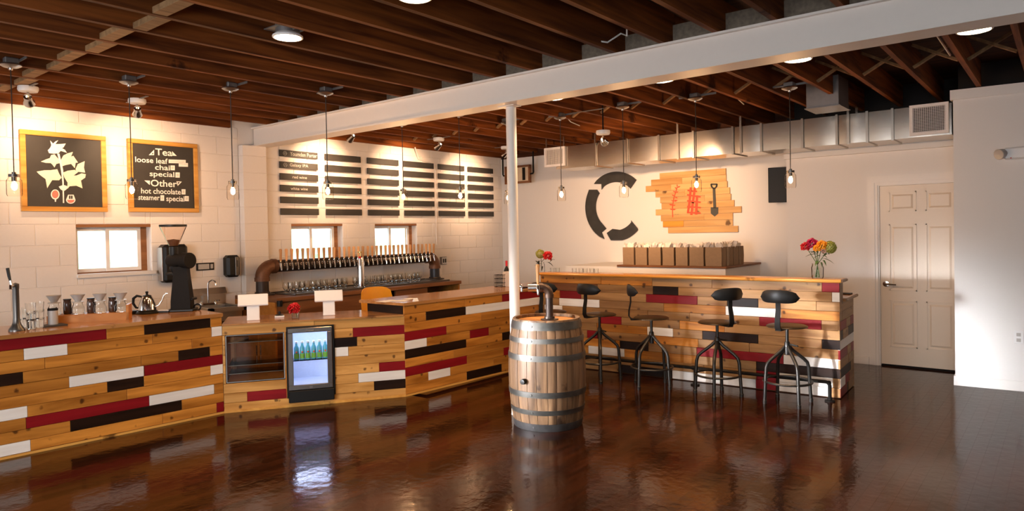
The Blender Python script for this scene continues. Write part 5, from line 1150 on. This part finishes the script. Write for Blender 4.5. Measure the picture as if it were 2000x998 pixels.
# ---- screen on the return of the wall
t = thing('wall_screen', 'dark wall-mounted screen turned towards the bar beside the door wall', 'screen', (-2.95, 9.1, 1.92))
a, b = Vector((-3.03, 9.02, 0)), Vector((-2.62, 9.15, 0)); u_ = (b-a).normalized(); n_ = Vector((u_.y, -u_.x, 0)); c = (a+b)/2
za, zb2 = fy(1501, 396, 9.03).z, fy(1501, 328, 9.03).z
build(MB().obox(c+UZ*(za+zb2)/2, u_, n_, (0, 0, 1), .21, .02, (zb2-za)/2, .006), 'bezel', 'black', t); build(MB().obox(c+n_*.0205+UZ*(za+zb2)/2, u_, n_, (0, 0, 1), .19, .001, (zb2-za)/2-.02), 'display', 'black', t); build(MB().tube([c-n_*.02+UZ*(za+zb2)/2, c-n_*.02+UZ*(za+zb2)/2+Vector((0, .06, 0))], .02, 8), 'bracket', 'black', t)
# ---- framed print hung on pipes in the corner
t = thing('hanging_frame', 'wooden framed sign hung on two black pipes in the far corner', 'sign', (-7.17, 9.0, 2.40))
x0, x1, z0, z1, y_ = -7.43, -6.89, 2.405, 2.705, 9.0
build(MB().box((x0+.02, y_, z0+.02), (x1-.02, y_+.02, z1-.02)), 'print', 'art', t)
for q in (((x0, z0), (x1, z0+.035)), ((x0, z1-.035), (x1, z1)), ((x0, z0+.035), (x0+.035, z1-.035)), ((x1-.035, z0+.035), (x1, z1-.035))): build(MB().box((q[0][0]+.0004, y_-.025, q[0][1]+.0004), (q[1][0]-.0004, y_+.025, q[1][1]-.0004), None, .003), 'frame_rail', 'brown', t)
build(MB().box((x1-.17, y_-.004, z0+.05), (x1-.11, y_-.001, z1-.04)), 'dark_shape', 'blackm', t)
for xx, sg in ((x0-.05, 1), (x1+.06, -1)): build(MB().tube([(xx, y_, ZJ), (xx, y_, 2.575), (xx+sg*.01, y_, 2.555), (xx+sg*.065, y_, 2.55)], .014, 8), 'pipe_hanger', 'blackm', t, smooth=True)
# ---- emergency lamp and outlet on the right wall
p = fy(1976, 301, 8.07); yv = rwY(p.x)
t = thing('emergency_light', 'white wall-mounted emergency light with lamp heads on the right wall', 'emergency light', (p.x, yv, p.z-.06))
build(MB().box((p.x-.055, yv-.075, p.z-.055), (p.x+.20, yv-.001, p.z+.055), None, .012), 'housing', 'whitep', t)
for dx in (-.075, .22):
    build(MB().lathe([(.03, -.05), (.045, -.02), (.05, .03), (.046, .035), (0, .03)], (p.x+dx, yv-.07, p.z+.0), 16, (-.5 if dx < 0 else .5, -.8, -.2)), 'lamp_head', 'greyp', t, smooth=True)
build(MB().sphere((p.x, yv-.076, p.z-.045), .006, 8, 5), 'red_indicator', 'petalr', t)
p = fy(1990, 658, 8.06); yv = rwY(p.x)
t = thing('wall_outlet', 'white electrical outlet plate on the right wall', 'outlet', (p.x, yv, p.z-.06))
build(MB().box((p.x-.037, yv-.009, p.z-.06), (p.x+.037, yv-.001, p.z+.06), None, .003), 'plate', 'whitep', t)
for k in (-.026, .026): build(MB().box((p.x-.017, yv-.0115, p.z+k-.016), (p.x+.017, yv-.009, p.z+k+.016), None, .004), 'socket', 'greyp', t)

# ================================================================== BARREL
bc = Vector((-3.385, 4.60, 0)); BH = .885; R0, R1 = .279, .322
br = thing('barrel', 'old oak barrel with grey hoops standing in front of the white post', 'barrel', bc)
def brad(z): f_ = (z/BH-.5)*2; return R1-(R1-R0)*f_*f_
zs = [0, .05, .12, .22, .33, .4425, .555, .665, .765, .835, BH]; NS = 26; ang = 0; rd = random.Random(9); wds = [rd.uniform(.75, 1.3) for _ in range(NS)]; tot = sum(wds)
for i in range(NS):
    a0 = ang; a1 = ang+2*PI*wds[i]/tot; ang = a1; mb = MB(); pr = rd.uniform(-.0012, .0012); g_ = .006
    for z in zs:
        r_ = brad(z)+pr
        for a in (a0+g_, a0*.75+a1*.25, (a0+a1)/2, a0*.25+a1*.75, a1-g_):
            rr = r_-(.0025 if a in (a0+g_, a1-g_) else 0); mb.v.append(bc+Vector((rr*math.cos(a), rr*math.sin(a), z)))
        for a in (a1-g_, a0+g_): mb.v.append(bc+Vector(((r_-.024)*math.cos(a), (r_-.024)*math.sin(a), z)))
    for k in range(len(zs)-1):
        for j in range(7): mb.f.append((k*7+j, k*7+(j+1) % 7, k*7+7+(j+1) % 7, k*7+7+j))
    mb.f += [tuple(range(7))[::-1], tuple((len(zs)-1)*7+j for j in range(7))]
    build(mb, 'stave', 'stave', br, smooth=True)
for z0, z1, mt in ((.0, .062, 'hoopd'), (.135, .175, 'hoop'), (.275, .322, 'hoop'), (.565, .612, 'hoop'), (.705, .745, 'hoop'), (.808, .872, 'hoop')):
    build(MB().lathe([(brad(z0)+.001, z0+.001), (brad(z0)+.0045, z0+.001), (brad((z0+z1)/2)+.005, (z0+z1)/2), (brad(z1)+.0045, z1), (brad(z1)+.001, z1)], bc, 48, None, False), 'hoop', mt, br, smooth=True)
    va = -1.35; build(MB().lathe([(0, 0), (.009, 0), (.007, .004), (0, .005)], bc+Vector(((brad((z0+z1)/2)+.004)*math.cos(va), (brad((z0+z1)/2)+.004)*math.sin(va), (z0+z1)/2)), 8, (math.cos(va), math.sin(va), 0)), 'rivet', mt, br)
rh = R0-.026
for k in range(6):
    a, b = -rh+2*rh*k/6, -rh+2*rh*(k+1)/6; pts = []
    for i in range(7): yv = a+.0006+(b-a-.0012)*i/6; pts.append(bc+Vector((-math.sqrt(max(0, rh*rh-yv*yv)), yv, .845)))
    for i in range(7): yv = b-.0006-(b-a-.0012)*i/6; pts.append(bc+Vector((math.sqrt(max(0, rh*rh-yv*yv)), yv, .845)))
    build(MB().prism(pts, (0, 0, .015)), 'head_board', 'head', br)
build(MB().lathe([(R0-.035, .02), (R0-.035, .03), (0, .03)], bc, 24), 'bottom_head', 'darkw', br)
d_ = ray(1024, 733); aa = math.atan2(-CAM.y+0, 1)
best = min((i*.01 for i in range(-400, 100)), key=lambda a: abs(((R_.dot(bc+Vector((brad(.42)*math.cos(a), brad(.42)*math.sin(a), .42))-CAM))/(F_.dot(bc+Vector((brad(.42)*math.cos(a), brad(.42)*math.sin(a), .42))-CAM)))*F+CX-1024)+(5000 if F_.dot(Vector((math.cos(a), math.sin(a), 0))) > 0 else 0))
bd = Vector((math.cos(best), math.sin(best), 0)); bq = bc+bd*(brad(.40)-.004)+UZ*(.405)
build(MB().lathe([(.022, 0), (.022, .012), (.024, .014), (.021, .036), (0, .038)], bq, 16, tuple(bd)), 'bung', 'black', br, smooth=True)
# tap tower on the barrel
q = bc+Vector((.02, .02, .8605)); m = mpp(q)
tt = thing('barrel_tap', 'iron pipe tap tower with wooden tap handle rising from the barrel top', 'tap tower', q)
vh = R_.copy(); vh.z = 0; vh.normalize(); vf = Vector((-F_.x, -F_.y, 0)).normalized()
zt = .27
build(MB().tube([q+UZ*.012, q+UZ*(zt-.06)], .031, 18), 'upright', 'iron', tt, smooth=True)
el = [q+UZ*(zt-.06+.06*math.sin(a))-vh*(.06*(1-math.cos(a))) for a in [i*PI/2/7 for i in range(8)]]
build(MB().tube(el, .035, 18).tube([q+UZ*(zt-.085), q+UZ*(zt-.055)], .039, 18).tube([q+UZ*zt-vh*.055, q+UZ*zt-vh*.085], .039, 18), 'elbow', 'irond', tt, smooth=True)
build(MB().tube([q+UZ*zt-vh*.08, q+UZ*zt-vh*.175], .033, 18), 'arm', 'steel', tt, smooth=True)
build(MB().lathe([(.075, 0), (.075, .008), (.045, .012), (.042, .03)], q, 20), 'flange', 'iron', tt, smooth=True)
f_ = q+UZ*(zt-.0)-vh*.095+vf*.033
build(MB().tube([f_, f_+vf*.04], .010, 8).tube([f_+vf*.04+UZ*.025, f_+vf*.045, f_+vf*.055-UZ*.03, f_+vf*.056-UZ*.055], [.011, .014, .010, .008], 10), 'faucet', 'chrome', tt, smooth=True)
build(MB().lathe([(.008, 0), (.011, .02), (.015, .12), (.017, .155), (.013, .166), (0, .168)], f_+vf*.04+UZ*.03, 12), 'tap_handle', 'handle', tt, smooth=True)
f2 = q+UZ*zt-vh*.177; build(MB().tube([f2, f2-vh*.05], .010, 8).tube([f2-vh*.05+UZ*.02, f2-vh*.052-UZ*.03], .011, 10).sphere(f2-vh*.055+UZ*.012, .016, 10, 6), 'side_valve', 'chrome', tt, smooth=True)

# ================================================================== STOOLS
def make_stool(lab):
    t = thing('bar_stool', lab, 'stool', (0, 0, 0), 'bar stools along the tall bar')
    B = lambda mb, nm, mt, **k: build(mb, nm, mt, t, local=True, smooth=True)
    B(MB().lathe([(0, .712), (.10, .712), (.165, .708), (.178, .700), (.178, .692), (.170, .690), (0, .694)], (0, 0, 0), 28), 'seat', 'seatm')
    B(MB().tube([(0, 0, .46), (0, 0, .692)], .014, 12).lathe([(.05, .692), (.05, .684), (.014, .67)], (0, 0, 0), 14), 'screw', 'legm')
    B(MB().lathe([(.024, .44), (.026, .50), (.024, .55), (.018, .56)], (0, 0, 0), 14), 'hub', 'legm')
    B(MB().tube([(.018, .0, .535), (.10, -.01, .525)], .008, 8), 'lock_lever', 'legm')
    for k in range(4):
        a = PI/4+k*PI/2; d = Vector((math.cos(a), math.sin(a), 0))
        B(MB().tube([d*.020+UZ*.515, d*.05+UZ*.48, d*.15+UZ*.40, d*.185+UZ*.365, d*.198+UZ*.32, d*.215+UZ*.03], [.0155]*6, 10).lathe([(.019, 0), (.020, .03), (.0155, .035)], d*.2155, 10), 'leg', 'legm')
    B(MB().tube([(.207*math.cos(2*PI*i/28), .207*math.sin(2*PI*i/28), .20) for i in range(28)], .0105, 8, True, True), 'foot_ring', 'legm')
    # stem and curved backrest, at -y
    B(MB().obox((0, -.10, .683), (1, 0, 0), (0, 1, 0), (0, 0, 1), .028, .11, .006, .003), 'back_bracket', 'blackm')
    st = [(0, -.17, .683), (0, -.205, .69), (0, -.225, .72), (0, -.222, .78), (0, -.205, .86), (0, -.205, .93), (0, -.222, .985)]
    mb = MB(); 
    for i, q in enumerate(st):
        w_ = .028-.008*min(i, 4)/4; t_ = Vector(st[min(i+1, len(st)-1)])-Vector(st[max(i-1, 0)]); t_.normalize(); nn_ = t_.cross(Vector((1, 0, 0)))*.006
        mb.v += [Vector(q)+Vector((-w_, 0, 0))+nn_, Vector(q)+Vector((w_, 0, 0))+nn_, Vector(q)+Vector((w_, 0, 0))-nn_, Vector(q)+Vector((-w_, 0, 0))-nn_]
    for i in range(len(st)-1):
        for k in range(4): mb.f.append((i*4+k, i*4+(k+1) % 4, i*4+4+(k+1) % 4, i*4+4+k))
    mb.f += [(0, 1, 2, 3), tuple(len(st)*4-4+k for k in range(4))]
    B(mb, 'back_stem', 'blackm')
    mb = MB(); n_ = 14; pr_ = 8
    for i in range(n_+1):
        f_ = -1+2*i/n_; x = .172*f_; hh_ = .056*math.sqrt(max(.0, 1-abs(f_)**4))+.002; y = -.232+.075*f_*f_
        for k in range(pr_):
            b = 2*PI*k/pr_; mb.v.append(Vector((x, y+.011*math.cos(b), .985+.004*0+hh_*math.sin(b)-.012*f_*f_)))
    for i in range(n_):
        for k in range(pr_): mb.f.append((i*pr_+k, i*pr_+(k+1) % pr_, i*pr_+pr_+(k+1) % pr_, i*pr_+pr_+k))
    mb.f += [tuple(range(pr_)), tuple(n_*pr_+k for k in range(pr_))]
    B(mb, 'backrest', 'black')
    return t
s5 = make_stool('industrial metal bar stool at the right end, backrest towards the viewer')
s5.location = (-1.985, 6.37, 0); s5.rotation_euler = (0, 0, math.radians(-3))
def face(deg): return math.radians(deg)
dup(s5, (-2.612, 6.30, 0), face(58), 'industrial metal bar stool second from the right, backrest turned to its right')
dup(s5, (-3.30, 6.285, 0), face(-55), 'industrial metal bar stool in the middle, backrest seen edge-on at left')
dup(s5, (-3.90, 6.26, 0), face(-12), 'industrial metal bar stool just right of the barrel, seat merging with the next')
dup(s5, (-4.50, 6.20, 0), face(8), 'industrial metal bar stool mostly hidden behind the barrel')
